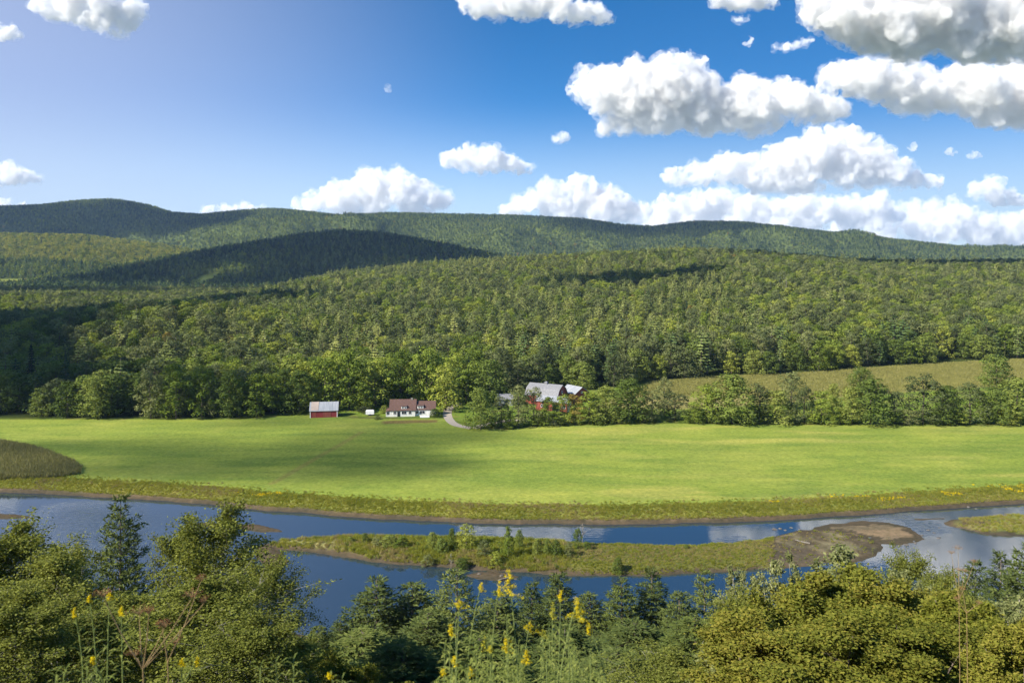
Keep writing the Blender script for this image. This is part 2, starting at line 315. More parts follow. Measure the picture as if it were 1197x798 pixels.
# own colours of the ground by zone, plus sunlight painted on the left mid hill
def zone_colour(X, Y, Z):
    n1 = fbm(X*.05, Y*.05, 51); n2 = fbm(X*.4, Y*.4, 52); n3 = fbm(X*.015, Y*.06, 53, 3)
    yf = yfar(X); d = Y - yf
    C = np.zeros(X.shape + (3,))
    def mix(c, m): m = np.clip(m, 0, 1)[..., None]; C[:] = C * (1-m) + np.array(c) * m
    mix((0.045, 0.060, 0.018), np.ones_like(X))                       # forest floor and undergrowth
    mix((0.085, 0.110, 0.032), sst(1200, 1350, Y)); mix((0.22, 0.23, 0.05), sst(1780, 1900, Y)*(1-sst(2250, 2400, Y))*(1-sst(-560, -420, X)))  # canopy tone for far hills; left mid hill lightened to look sunlit
    field = sst(4, 8, d + n2*4) * (Y < back_edge(X) + 1)
    mix((0.190, 0.242, 0.048), field)                                      # mown hay field
    mix((0.255, 0.285, 0.064), field * np.clip(.1 + 3.0*n1, 0, .8)); mix((0.135, 0.192, 0.040), field * np.clip(-4*n3 - .05, 0, .75)); n4 = fbm(X*.03+40, Y*.16, 54, 4); mix((0.32, 0.31, 0.085), field*np.clip(n4*4-.25, 0, .6)*sst(-20, 40, X))
    mix((0.26, 0.25, 0.07), field * np.clip(n2*1.5 - .25, 0, .35))
    band = sst(.9, 1.8, d + n2*1.5) * (1 - sst(4, 8, d + n2*4))
    mix((0.145, 0.158, 0.035), band); mix((0.18, 0.16, 0.055), band * np.clip(n2*2+.1, 0, .6)); mix((0.14, 0.17, 0.035), band*np.clip(n1*3, 0, .6))
    mix((0.125, 0.098, 0.068), sst(-4, -1, d) * (1 - sst(.9, 1.8, d + n2*1.5)))   # bare mud bank
    be = back_edge(X); fe = forest_edge(X)
    lawn = sst(-1, 1, Y - be) * (1 - sst(-2, 3, Y - fe)); mix((0.135, 0.195, 0.033), lawn * sst(-5, 10, Y-be)); mix((0.21, 0.16, 0.07), lawn*np.clip(n2*2.0,0,.4))
    st = sdist(X, Y, STRIPW); st = sst(-2, 2, st); mix((0.235, 0.210, 0.085), st); mix((0.17,0.18,0.05), st*np.clip(n2*2,0,.5))
    for p in CLEAR: s = sst(-4, 4, sdist(X, Y, p)); mix((0.20, 0.23, 0.05), s)
    gd = sst(-.4, .4, sdist(X, Y, P([(447,491),(478,490),(511,490),(512,493),(480,494),(447,495)], 3.8))); mix((0.15, 0.105, 0.05), gd*.85)
    river = (Y > ynear(X) - 4) & (d < 1)
    mix((0.085, 0.068, 0.048), river * 1.0)
    veg = river & (sdist(X, Y, ISL) > 1.6) & (X/np.maximum(Y, 1)*FPX + 598.5 < 900 + n2*60); mix((0.120, 0.125, 0.034), veg * np.clip(.95 + n2, 0, 1))
    px = 598.5 + FPX*X/np.maximum(Y, 1)
    gr = river & (sdist(X, Y, ISL) > 0) & (px > 905); mix((0.24, 0.21, 0.13), gr * np.clip(.25 + 2.4*n2, 0, 1)); mix((0.085,0.070,0.055), gr*np.clip(4*n1+.45, 0, .9))
    mix((0.20, 0.15, 0.10), (river & (sdist(X, Y, BAR) > 0)) * np.clip(.8 + n2, 0, 1))
    sp = river & (sdist(X, Y, SPIT) > 1.0); mix((0.17, 0.18, 0.055), sp * np.clip((px-1125)/40 + 2*n2, 0, 1))
    lw = river & (sdist(X, Y, ISL) > 2) & (px < 400); mix((0.28, 0.27, 0.12), lw * .8)
    mix((0.075, 0.062, 0.045), (Z < 0.12) & (Z > -.15) & (Y > 118) & (Y < 230))                     # wet rim
    # gully line across the field
    a = np.array(W0(318, 562, 3.2)); b = np.array(W0(405, 515, 3.2)); e = b-a; t = np.clip(((X-a[0])*e[0]+(Y-a[1])*e[1])/(e@e), 0, 1.25)
    dd = np.hypot(X-a[0]-t*e[0], Y-a[1]-t*e[1]); mix((0.20, 0.17, 0.06), field * .55*(1 - sst(.4, 1.6, dd)))
    return C
CC = zone_colour(XX, YY, ZZ)
def ground_mat():
    m, nt = mat('land')
    at = N(nt, 'ShaderNodeAttribute', attribute_name='soil'); tc = N(nt, 'ShaderNodeTexCoord')
    mp = N(nt, 'ShaderNodeMapping'); mp.inputs['Scale'].default_value = (1, 1, 1)
    L(nt, tc.outputs['Object'], mp.inputs[0])
    n1 = N(nt, 'ShaderNodeTexNoise'); n1.inputs['Scale'].default_value = 0.9; n1.inputs['Detail'].default_value = 8; n1.inputs['Roughness'].default_value = .7
    mp2 = N(nt, 'ShaderNodeMapping'); mp2.inputs['Scale'].default_value = (.25, 1, 1); L(nt, tc.outputs['Object'], mp2.inputs[0])
    n2 = N(nt, 'ShaderNodeTexNoise'); n2.inputs['Scale'].default_value = 0.22; n2.inputs['Detail'].default_value = 6
    L(nt, mp.outputs[0], n1.inputs['Vector']); L(nt, mp2.outputs[0], n2.inputs['Vector'])
    r1 = ramp(nt, [(.3, (.74, .76, .70)), (.7, (1.24, 1.22, 1.2))]); r2 = ramp(nt, [(.32, (.80, .86, .85)), (.68, (1.2, 1.13, 1.05))])
    L(nt, n1.outputs[0], r1.inputs[0]); L(nt, n2.outputs[0], r2.inputs[0])
    a = N(nt, 'ShaderNodeMix', data_type='RGBA', blend_type='MULTIPLY'); a.inputs[0].default_value = 1; L(nt, at.outputs['Color'], a.inputs[6]); L(nt, r1.outputs[0], a.inputs[7])
    b = N(nt, 'ShaderNodeMix', data_type='RGBA', blend_type='MULTIPLY'); b.inputs[0].default_value = 1; L(nt, a.outputs[2], b.inputs[6]); L(nt, r2.outputs[0], b.inputs[7])
    mp3 = N(nt, 'ShaderNodeMapping'); mp3.inputs['Scale'].default_value = (.45, 1, 1); L(nt, tc.outputs['Object'], mp3.inputs[0]); n3 = N(nt, 'ShaderNodeTexNoise'); n3.inputs['Scale'].default_value = 2.2; n3.inputs['Detail'].default_value = 5; n3.inputs['Roughness'].default_value = .75; L(nt, mp3.outputs[0], n3.inputs['Vector'])
    r3 = ramp(nt, [(.34, (.70, .78, .72)), (.5, (1, 1, 1)), (.68, (1.22, 1.14, 1.1))]); L(nt, n3.outputs[0], r3.inputs[0]); c_ = N(nt, 'ShaderNodeMix', data_type='RGBA', blend_type='MULTIPLY'); c_.inputs[0].default_value = 1; L(nt, b.outputs[2], c_.inputs[6]); L(nt, r3.outputs[0], c_.inputs[7]); b = c_
    bp = N(nt, 'ShaderNodeBump'); bp.inputs['Strength'].default_value = .5; bp.inputs['Distance'].default_value = .3; L(nt, n1.outputs[0], bp.inputs['Height'])
    p = N(nt, 'ShaderNodeBsdfDiffuse'); L(nt, b.outputs[2], p.inputs['Color']); L(nt, bp.outputs[0], p.inputs['Normal'])
    o = N(nt, 'ShaderNodeOutputMaterial'); L(nt, p.outputs[0], o.inputs[0]); return m
M['land'] = ground_mat()
qc = V[Q].mean(1); qx, qy, qz = qc[:,0], qc[:,1], qc[:,2]
qd = qy - yfar(qx)
zone = np.zeros(len(Q), int)                                 # 0 near slope
zone[(qy > ynear(qx) - 1)] = 1                               # river bed
zone[(zone == 1) & (qz > -.2)] = 2                           # islands, bars
zone[(qd > -1.5)] = 3                                        # bank
zone[(qd > 9)] = 4                                          # hay field
zone[(qy > back_edge(qx))] = 5                               # farm yard and wood edge
zone[(qy > forest_edge(qx))] = 6                             # wooded hills
zone[(qy > 1250)] = 7
s = sdist(qx, qy, STRIPW) > 0; zone[s & (zone >= 5)] = 8
isl = zone == 2; zb = isl & (sdist(qx, qy, ISL) < -1.0); zone[zb] = 9
names = {0:'near_hillside',1:'river_bed',2:'river_island',3:'river_bank',4:'hay_field',5:'farmyard_ground',6:'wooded_hill',7:'far_hills',8:'upper_field',9:'gravel_bars'}
for k, nm in names.items():
    q = Q[zone == k]
    if not len(q): continue
    u, inv = np.unique(q, return_inverse=True); q2 = inv.reshape(q.shape)
    me = make_mesh(nm, V[u], [q2], M['land'], smooth=True)
    ca = me.attributes.new('soil', 'FLOAT_COLOR', 'POINT')
    c = np.ones((len(u), 4), np.float32); c[:, :3] = CC.reshape(-1, 3)[u]; ca.data.foreach_set('color', c.ravel())
    tag(obj(nm, me), kind='structure')

# water: one level sheet inside the banks
def water_mat():
    m, nt = mat('water'); tc = N(nt, 'ShaderNodeTexCoord')
    mp = N(nt, 'ShaderNodeMapping'); mp.inputs['Scale'].default_value = (.55, 1, 1); L(nt, tc.outputs['Object'], mp.inputs[0])
    n = N(nt, 'ShaderNodeTexNoise'); n.inputs['Scale'].default_value = 1.1; n.inputs['Detail'].default_value = 4; L(nt, mp.outputs[0], n.inputs['Vector'])
    big = N(nt, 'ShaderNodeTexNoise'); big.inputs['Scale'].default_value = .035; big.inputs['Detail'].default_value = 3; L(nt, mp.outputs[0], big.inputs['Vector'])
    at = N(nt, 'ShaderNodeAttribute', attribute_name='riffle')
    rg = ramp(nt, [(.40, (0, 0, 0)), (.62, (1, 1, 1))]); L(nt, big.outputs[0], rg.inputs[0])
    st = N(nt, 'ShaderNodeMath', operation='MULTIPLY_ADD'); st.inputs[1].default_value = .035; st.inputs[2].default_value = .012; L(nt, rg.outputs[0], st.inputs[0])
    ad = N(nt, 'ShaderNodeMath', operation='MULTIPLY_ADD'); ad.inputs[1].default_value = .55; L(nt, at.outputs['Fac'], ad.inputs[0]); L(nt, st.outputs[0], ad.inputs[2])
    b = N(nt, 'ShaderNodeBump'); b.inputs['Distance'].default_value = .25; L(nt, ad.outputs[0], b.inputs['Strength']); L(nt, n.outputs[0], b.inputs['Height'])
    p = N(nt, 'ShaderNodeBsdfPrincipled'); p.inputs['Base Color'].default_value = (.018, .034, .052, 1); p.inputs['Roughness'].default_value = .03
    p.inputs['IOR'].default_value = 2.1; L(nt, b.outputs[0], p.inputs['Normal'])
    o = N(nt, 'ShaderNodeOutputMaterial'); L(nt, p.outputs[0], o.inputs[0]); return m
M['water'] = water_mat()
wxs = np.linspace(-260, 300, 281); tt = np.linspace(0, 1, 60)
A = np.stack([np.repeat(wxs[:, None], 60, 1), (ynear(wxs)-4)[:, None]*(1-tt) + (yfar(wxs)+1.2)[:, None]*tt, np.zeros((281, 60))], -1)
I2 = np.arange(281*60).reshape(281, 60)
me = make_mesh('river_water', A.reshape(-1, 3), [np.stack([I2[:-1,:-1], I2[1:,:-1], I2[1:,1:], I2[:-1,1:]], -1).reshape(-1, 4)], M['water'], smooth=True)
rf = me.attributes.new('riffle', 'FLOAT', 'POINT'); ax, ay = A[..., 0].ravel(), A[..., 1].ravel()
R1 = P([(1015,602),(1060,600),(1100,612),(1110,622),(1082,627),(1062,618),(1045,607)]); R2 = P([(70,592),(150,590),(190,600),(200,620),(140,645),(60,640),(40,612)])
val = sst(-3, 3, sdist(ax, ay, R1)) * .9 + sst(-6, 8, sdist(ax, ay, R2)) * 1.0
rf.data.foreach_set('value', val.astype(np.float32))
tag(obj('river_water', me), kind='structure')

# ------------------------------------------------------------------ plants
RNG = np.random.default_rng(7)
def unit(v): return v / np.maximum(np.linalg.norm(v, axis=-1, keepdims=True), 1e-9)
def leaf_quads(c, nrm, size, aspect=.55, rng=RNG, axis=None, blade=False):
    """one pointed leaf (four corners) per centre"""
    n = len(c); nrm = unit(nrm)
    if axis is None: axis = rng.normal(size=(n, 3))
    a = unit(axis - nrm * (axis * nrm).sum(1, keepdims=True)); b = np.cross(nrm, a)
    s = np.asarray(size).reshape(-1, 1) * np.ones((n, 1)); as_ = aspect
    if blade: v = np.stack([c, c + a*s*.45 + b*s*as_*.5, c + a*s, c + a*s*.45 - b*s*as_*.5], 1)
    else: v = np.stack([c - a*s*.5, c + b*s*as_*.5 - a*s*.08, c + a*s*.5, c - b*s*as_*.5 - a*s*.08], 1)
    return v.reshape(-1, 3)
def leaf_mesh(name, chunks, mat_):
    V = np.concatenate(chunks); n = len(V)//4
    return make_mesh(name, V, [np.arange(n*4).reshape(n, 4)], mat_)

def crown_far(seed, H=15., R=5.2, base=.04, nl=54, per=62, leaf=.56, shape=0):
    """crown of a broadleaf tree seen from afar: leaf sprays on many boughs"""
    r = np.random.default_rng(seed); ch = []
    for i in range(nl):
        t = (i + r.uniform(0, 1))/nl; zz = base + .04 + (.88-base) * t
        env = R * (math.sin(math.pi * min(max(t*.86+.10, .03), .97) ** (.72 if shape == 0 else .55)) ** .55) * (1 + .16*math.sin(seed + i*2.4*2))
        az = i*2.4 + r.uniform(-.5, .5); rad = env * (r.uniform(.45, .80) if i % 4 else r.uniform(0, .3))
        c = np.array([np.cos(az)*rad, np.sin(az)*rad, zz*H]); lr = R * r.uniform(.27, .42) * (1 - .2*t)
        d = unit(r.normal(size=(per, 3)) + np.array([np.cos(az)*.35, np.sin(az)*.35, .45])); k = r.uniform(.55, 1.08, (per, 1))
        p = c + d * lr * k * np.array([1, 1, .8])
        ch.append(leaf_quads(p, d + r.normal(size=(per, 3))*.30, r.uniform(.6, 1.25, per)*leaf, .72, r))
    return ch
def trunk_mb(H, R, seed, base=.16, r0=None, limbs=6):
    r = random.Random(seed); mb = MB(); r0 = r0 or H*.017
    pts = [(r.uniform(-.15,.15)*k*.3, r.uniform(-.15,.15)*k*.3, H*.92*k/7) for k in range(8)]; pts[0] = (0, 0, -.6)
    mb.tube(pts, [r0*(1-.9*k/7) for k in range(8)], 6)
    for i in range(limbs):
        t = r.uniform(base+.08, .72); a = i*2.4 + r.random(); l = R*.8*(1-t*.5); z = t*H*.92
        mb.tube([(0,0,z), (math.cos(a)*l*.5, math.sin(a)*l*.5, z+l*.35), (math.cos(a)*l, math.sin(a)*l, z+l*.8)], [r0*.4, r0*.25, r0*.06], 4)
    return mb
def pine_far(seed, H=17.5, R=4.3, base=.12, wh=14, leaf=.85, irregular=.35, droop=0.0, white=True, tuft=11):
    r = np.random.default_rng(seed); ch = []
    for i in range(wh):
        t = i/(wh-1); z = H*(base + (1-base)*(t*.97)); env = R*((1-t)**.38 * (.75+.25*math.sin(t*9+seed)) if white else (1-t)**.95)+.25
        nb = int(r.integers(4, 7))
        for k in range(nb):
            az = 2*np.pi*(k + r.uniform(-.3, .3))/nb + i*1.1; Lb = env*r.uniform(1-irregular, 1.1)
            n = max(4, int(tuft*(Lb/R+.25))); s = r.uniform(.12, 1.0, n)[:, None]
            d = np.array([np.cos(az), np.sin(az), 0]); side = np.array([-np.sin(az), np.cos(az), 0])
            up = (.30 if white else -.10) - droop
            p = np.array([0,0,z]) + d*s*Lb + side*r.normal(size=(n,1))*.20*Lb*(1.15-s*.6) + np.array([0,0,1])*(up*s**1.6*Lb + r.normal(size=(n,1))*.10)
            nrm = np.array([0,0,1]) + d*.8 + r.normal(size=(n,3))*.28
            ch.append(leaf_quads(p, nrm, r.uniform(.7,1.3,n)*leaf, .62, r, axis=d*1.2 + r.normal(size=(n,3))*.5))
    n = 10; ch.append(leaf_quads(np.c_[r.normal(size=(n,2))*.12, np.linspace(H*.93, H, n)], r.normal(size=(n,3))+[0,0,.5], leaf*.7, .5, r, axis=np.tile([0,0,1.], (n,1))))
    return ch
# distant trees as single meshes for the woods; near ones keep trunk and crown apart
SPECIES = []   # (name, kind, crown mesh, trunk mesh, height, radius)
def species(kind, name, chunks, mkey, trunk, H, R, tm='bark'):
    cm = leaf_mesh('crown_' + name, chunks, M[mkey]); tmh = trunk.mesh('trunk_' + name, M[tm], True)
    vv = np.concatenate(chunks); H = float(np.percentile(vv[:,2], 99.7)); R = float(np.percentile(np.hypot(vv[:,0], vv[:,1]), 96))
    SPECIES.append(dict(kind=kind, name=name, crown=cm, trunk=tmh, H=H, R=R)); return len(SPECIES)-1
B = {}
for i in range(4): B['broad%d' % i] = species('broad', 'broad%d' % i, crown_far(100+i, shape=i % 2), 'broad', trunk_mb(15, 5.2, i), 15, 5.2)
for i in range(3): B['bright%d' % i] = species('bright', 'bright%d' % i, crown_far(120+i, R=4.8, nl=36, shape=i % 2), 'bright', trunk_mb(15, 4.8, 10+i), 15, 4.8)
for i in range(3): B['dull%d' % i] = species('dull', 'dull%d' % i, crown_far(140+i, R=5.0, nl=30), 'dull', trunk_mb(15, 5, 20+i), 15, 5.0)
B['autumn0'] = species('autumn', 'autumn0', crown_far(160, R=4.2, nl=26), 'autumn', trunk_mb(15, 4.2, 30), 15, 4.2)
for i in range(4): B['pine%d' % i] = species('pine', 'pine%d' % i, pine_far(200+i), 'pine', trunk_mb(20, 3, 40+i, limbs=3), 20, 3.6)
for i in range(3): B['plight%d' % i] = species('pinelight', 'plight%d' % i, pine_far(220+i, R=5.0), 'pinelight', trunk_mb(20, 3, 50+i, limbs=3), 20, 4.0)
for i in range(2): B['spruce%d' % i] = species('spruce', 'spruce%d' % i, pine_far(240+i, R=3.2, white=False, irregular=.15, wh=20), 'spruce', trunk_mb(20, 2.5, 60+i, limbs=0), 20, 3.2)

proto_col = bpy.data.collections.new('sources')          # not linked to the scene
def joined(name, a, b):
    """crown + trunk as one mesh (for woods that are one mass)"""
    vs = []; lps = []; st = []; mi = []; off = 0; lo = 0
    me = bpy.data.meshes.new(name); Vs = []; polys = {3: [], 4: [], 6: [], 5: []}; mm = {3: [], 4: [], 6: [], 5: []}
    for k, src in enumerate((a, b)):
        v = np.empty(len(src.vertices)*3, np.float32); src.vertices.foreach_get('co', v); Vs.append(v.reshape(-1, 3))
        for p in src.polygons:
            n = len(p.vertices); polys.setdefault(n, []).append([x + off for x in p.vertices]); mm.setdefault(n, []).append(k)
        off += len(src.vertices)
    P_ = [np.array(polys[n]) for n in polys if polys[n]]; mi = sum([mm[n] for n in polys if polys[n]], [])
    return make_mesh(name, np.concatenate(Vs), P_, [a.materials[0], b.materials[0]], mi)
def blob_mesh(name, seed, H, R, n, leaf, mkey, pine=False):
    """tree of the far hills: fewer, larger sprays"""
    ch = pine_far(seed, H, R, .1, 8, leaf, tuft=5) if pine else crown_far(seed, H, R, .1, 12, n//12, leaf)
    return leaf_mesh(name, ch, M[mkey])
WOOD = []
for i, s_ in enumerate(SPECIES):
    o = bpy.data.objects.new('w%03d' % i, joined('w_' + s_['name'], s_['crown'], s_['trunk'])); proto_col.objects.link(o); WOOD.append(s_['kind'])
far_col = bpy.data.collections.new('sources_far'); FARK = []
for i, (mk, pn) in enumerate([('broad',0),('broad',0),('bright',0),('dull',0),('pine',1),('pine',1),('spruce',1),('autumn',0),('pinelight',0),('sunlit_paint',0)]):
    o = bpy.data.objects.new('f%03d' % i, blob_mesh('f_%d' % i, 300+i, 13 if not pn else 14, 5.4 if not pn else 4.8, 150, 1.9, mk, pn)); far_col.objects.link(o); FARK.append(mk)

def scatter(name, pts, scl, rot, idx, col, label=None):
    """one object of many small plants nobody could count"""
    me = bpy.data.meshes.new(name); n = len(pts); me.vertices.add(n); me.vertices.foreach_set('co', np.asarray(pts, np.float32).ravel())
    for nm, ty, ar, key in (('scl','FLOAT_VECTOR',scl,'vector'), ('rot','FLOAT_VECTOR',rot,'vector'), ('idx','INT',idx,'value')):
        a = me.attributes.new(nm, ty, 'POINT'); a.data.foreach_set(key, np.asarray(ar, np.int32 if ty == 'INT' else np.float32).ravel())
    o = obj(name, me); g = bpy.data.node_groups.new(name, 'GeometryNodeTree')
    g.interface.new_socket('Geometry', in_out='INPUT', socket_type='NodeSocketGeometry'); g.interface.new_socket('Geometry', in_out='OUTPUT', socket_type='NodeSocketGeometry')
    gi = g.nodes.new('NodeGroupInput'); go = g.nodes.new('NodeGroupOutput'); ip = g.nodes.new('GeometryNodeInstanceOnPoints'); ci = g.nodes.new('GeometryNodeCollectionInfo')
    ci.inputs['Collection'].default_value = col; ci.inputs['Separate Children'].default_value = True; ci.inputs['Reset Children'].default_value = True
    ip.inputs['Pick Instance'].default_value = True
    def att(nm, dt): a = g.nodes.new('GeometryNodeInputNamedAttribute'); a.data_type = dt; a.inputs['Name'].default_value = nm; return a
    L(g, gi.outputs[0], ip.inputs['Points']); L(g, ci.outputs[0], ip.inputs['Instance']); L(g, att('idx', 'INT').outputs[0], ip.inputs['Instance Index'])
    L(g, att('rot', 'FLOAT_VECTOR').outputs[0], ip.inputs['Rotation']); L(g, att('scl', 'FLOAT_VECTOR').outputs[0], ip.inputs['Scale'])
    L(g, ip.outputs[0], go.inputs[0])
    md = o.modifiers.new('scatter', 'NODES'); md.node_group = g
    tag(o, label, kind='stuff'); return o

# ------------------------------------------------------------------ where the woods stand
def jitter(y0, y1, sp, k=.62, lim=.70):
    ys_ = np.arange(y0, y1, sp); out_ = []
    for i, y in enumerate(ys_):
        xm = lim*y + 60; xs_ = np.arange(-xm, xm, sp) + (i % 2)*sp*.5; out_.append(np.c_[xs_, np.full(len(xs_), y)])
    p = np.concatenate(out_); return p + RNG.uniform(-.5, .5, p.shape)*sp*k*1.3
def pick(kinds, names, r):
    idxs = [i for i, k in enumerate(names) if k in kinds]; return idxs[int(r*len(idxs)) % len(idxs)]
near = jitter(285, 1180, 8.8); 
X, Y = near[:,0], near[:,1]
fe = forest_edge(X)
ok = (Y > fe + 1.5 + RNG.uniform(0, 2, len(X))) & (sdist(X, Y, STRIPW) < 1.5)
ok &= ~((Y < 330) & (X > wx(600, 320)) & (X < wx(700, 320)))
for p in CLEAR: ok &= sdist(X, Y, p) < -5
near = near[ok]; X, Y = near[:,0], near[:,1]; Z = height(X, Y)
edge = Y - forest_edge(X)
PX = 598.5 + FPX*X/Y
kn = fbm(X*.02, Y*.02, 71, 3) + RNG.uniform(-.22, .22, len(X))
n = len(X); idx = np.zeros(n, int); hh = np.zeros(n)
rr_ = RNG.uniform(0, 1, n); r2_ = RNG.uniform(0, 1, n)
for i in range(n):
    e = edge[i]; px = PX[i]; a = rr_[i]; k = kn[i]
    if e < 40:      # wood margin
        if 340 < px < 560: kinds = ('bright','bright','broad') if a < .75 else ('broad',)
        elif 150 < px <= 340: kinds = ('bright','broad') if a < .55 else ('dull','broad')
        elif px <= 150: kinds = ('broad',) if a < .6 else (('spruce','pine') if a < .8 else ('dull',))
        else: kinds = ('broad','dull') if a < .6 else (('bright',) if a < .78 else ('pine',))
        h = (.74 if e < 8 else .92) + .36*r2_[i]
    else:
        pines = .50 + k*1.8 + (.10 if 330 < px < 860 else -.16) - (.22 if px > 850 and Y[i] < 800 else 0)
        if a < pines: kinds = ('pinelight',) if k*2 + r2_[i] > .28 else (('pine',) if r2_[i] > .1 else ('spruce',)); h = .60 + .60*r2_[i]*rr_[(i*7) % n] + .12*rr_[(i*3) % n]
        elif a > .985: kinds = ('autumn',); h = .8
        else: kinds = ('broad','bright','dull'); h = .80 + .38*r2_[i]
    idx[i] = pick(kinds, WOOD, r2_[i]*.999); hh[i] = h
# low leafy fringe so that the wood margin closes to the ground
wd_ = (hh*.75+.52)*RNG.uniform(.80, 1.38, n); sc_ = np.c_[wd_*RNG.uniform(.93, 1.07, n), wd_*RNG.uniform(.93, 1.07, n), hh]
PINEK = ('pine','pinelight','spruce')
ispine = np.array([WOOD[i] in PINEK for i in idx])
# the largest in the picture are trees of their own
def largest(mask, count, size):
    """those that show largest: near ones whose top is not behind nearer ones"""
    cand = np.where(mask & (PX > -15) & (PX < 1212))[0]
    order = cand[np.argsort(Y[cand])]; return order[:count]
top = HORIZ + FPX*(EYE - Z - sc_[:,2]*np.where(ispine, 20, 15))/Y
bot = HORIZ + FPX*(EYE - Z)/Y
# skyline of what stands in front, by column
skyl = np.full(1300, 2000.); vis = np.zeros(n)
for i in np.argsort(Y):
    wpx = (3.0*sc_[i,0])*FPX/Y[i]; a, b = int(max(0, PX[i]-wpx+40)), int(min(1299, PX[i]+wpx+40))
    if b <= a: continue
    s0 = np.median(skyl[a:b+1]); vis[i] = max(0, min(s0, bot[i]) - top[i]) * (b-a); skyl[a:b+1] = np.minimum(skyl[a:b+1], top[i] + 4)
rank = np.argsort(-vis); inpic = (PX > -10) & (PX < 1207)
own_p = [i for i in rank if ispine[i] and inpic[i]][:285]; own_b = [i for i in rank if (not ispine[i]) and inpic[i]][:240]
own = set(own_p) | set(own_b)
rest = np.array([i for i in range(n) if i not in own])
rotz = RNG.uniform(0, 6.28, n)
scatter('forest', np.c_[X[rest], Y[rest], Z[rest]-.3], sc_[rest], np.c_[RNG.normal(size=(len(rest),2))*.03, rotz[rest]], idx[rest], proto_col, 'mixed pine and broadleaf woods covering the hill beyond the farm')
KINDLAB = {'broad': ('broadleaf_tree', 'green leafy tree'), 'bright': ('broadleaf_tree', 'lime leafy tree'), 'dull': ('broadleaf_tree', 'greyish leafy tree'), 'autumn': ('broadleaf_tree', 'ochre autumn tree'),
           'pine': ('pine_tree', 'dark pine'), 'pinelight': ('pine_tree', 'pale olive pine'), 'spruce': ('spruce_tree', 'blackish green spruce')}
def copy_tree(sp, loc, scl, rz, label, group=None, cat='tree', name=None, tilt=(0, 0)):
    s_ = SPECIES[sp]; kn_, _ = KINDLAB[s_['kind']]
    t = empty(name or kn_, loc, rz); t.scale = scl; t.rotation_euler = (tilt[0], tilt[1], rz)
    obj('trunk', s_['trunk'], t); obj('crown', s_['crown'], t); tag(t, label, cat, group); return t
LM = [(40,'at the far left border'),(90,'behind the corn corner'),(150,'right of the corn corner'),(205,'mid left wood'),(265,'left centre wood'),(330,'left of the red shed'),(385,'behind the red shed'),(440,'behind the white trailer'),(515,'behind the farmhouse'),(560,'above the lane'),(615,'left of the barn'),(690,'behind the barn'),(760,'above the hedgerow start'),(840,'left end of strip field'),(930,'above left strip field'),(1020,'above middle strip field'),(1110,'above right strip field'),(1300,'at the right border')]
for i in sorted(own):
    p = PX[i]; lm = next(t for lim, t in LM if p < lim); e = edge[i]
    where = 'in wood front row' if e < 9 else ('in second row' if e < 18 else ('in lower wood' if e < 60 else ('in middle wood' if e < 160 else 'on upper slope')))
    k = SPECIES[idx[i]]['kind']; hm = sc_[i,2]; lab = '%s %s %s %s' % ('tall' if hm > .95 else ('low' if hm < .74 else 'middling'), KINDLAB[k][1], where, lm)
    copy_tree(idx[i], (X[i], Y[i], Z[i]-.3), tuple(sc_[i]), rotz[i], lab, {'pine_tree': 'pines of the wooded hill', 'spruce_tree': 'spruces of the wooded hill'}.get(KINDLAB[k][0], 'leafy trees of the wooded hill'), tilt=tuple(RNG.normal(size=2)*.03))
print('wood', n, len(own))
# beyond: the far hills
fr = np.concatenate([jitter(1180, 2350, 8.2, lim=.72), jitter(2350, 3350, 9.5, lim=.72)])
fx, fy = fr[:,0], fr[:,1]
okf = np.ones(len(fx), bool)
for p in CLEAR: okf &= sdist(fx, fy, p) < -8
fx, fy = fx[okf], fy[okf]; fz_ = height(fx, fy); nf = len(fx)
kn = fbm(fx*.006, fy*.006, 81, 3)*1.6 + RNG.uniform(0, 1, nf); fi = np.zeros(nf, int)
fi[:] = np.where(kn < .72, RNG.integers(4, 7, nf), np.where(kn < .98, RNG.integers(0, 4, nf), RNG.choice([1, 2, 2, 4], nf))); fi[RNG.uniform(0,1,nf) > .997] = 7
m1 = (fy > 1750) & (fy < 2350) & (fx < -480) & (RNG.uniform(0, 1, nf) > .08); fi[m1] = RNG.choice([2, 8, 9, 9], m1.sum())  # left mid hill gets lighter crowns, its sunlight carried by their colour
fs = RNG.uniform(.7, 1.25, nf); fs = np.where(fy > 2350, fs*.86, fs*.92)
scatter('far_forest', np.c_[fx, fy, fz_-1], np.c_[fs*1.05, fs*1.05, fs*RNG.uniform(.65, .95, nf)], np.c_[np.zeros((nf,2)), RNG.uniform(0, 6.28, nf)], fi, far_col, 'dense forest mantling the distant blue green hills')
print('far', nf)

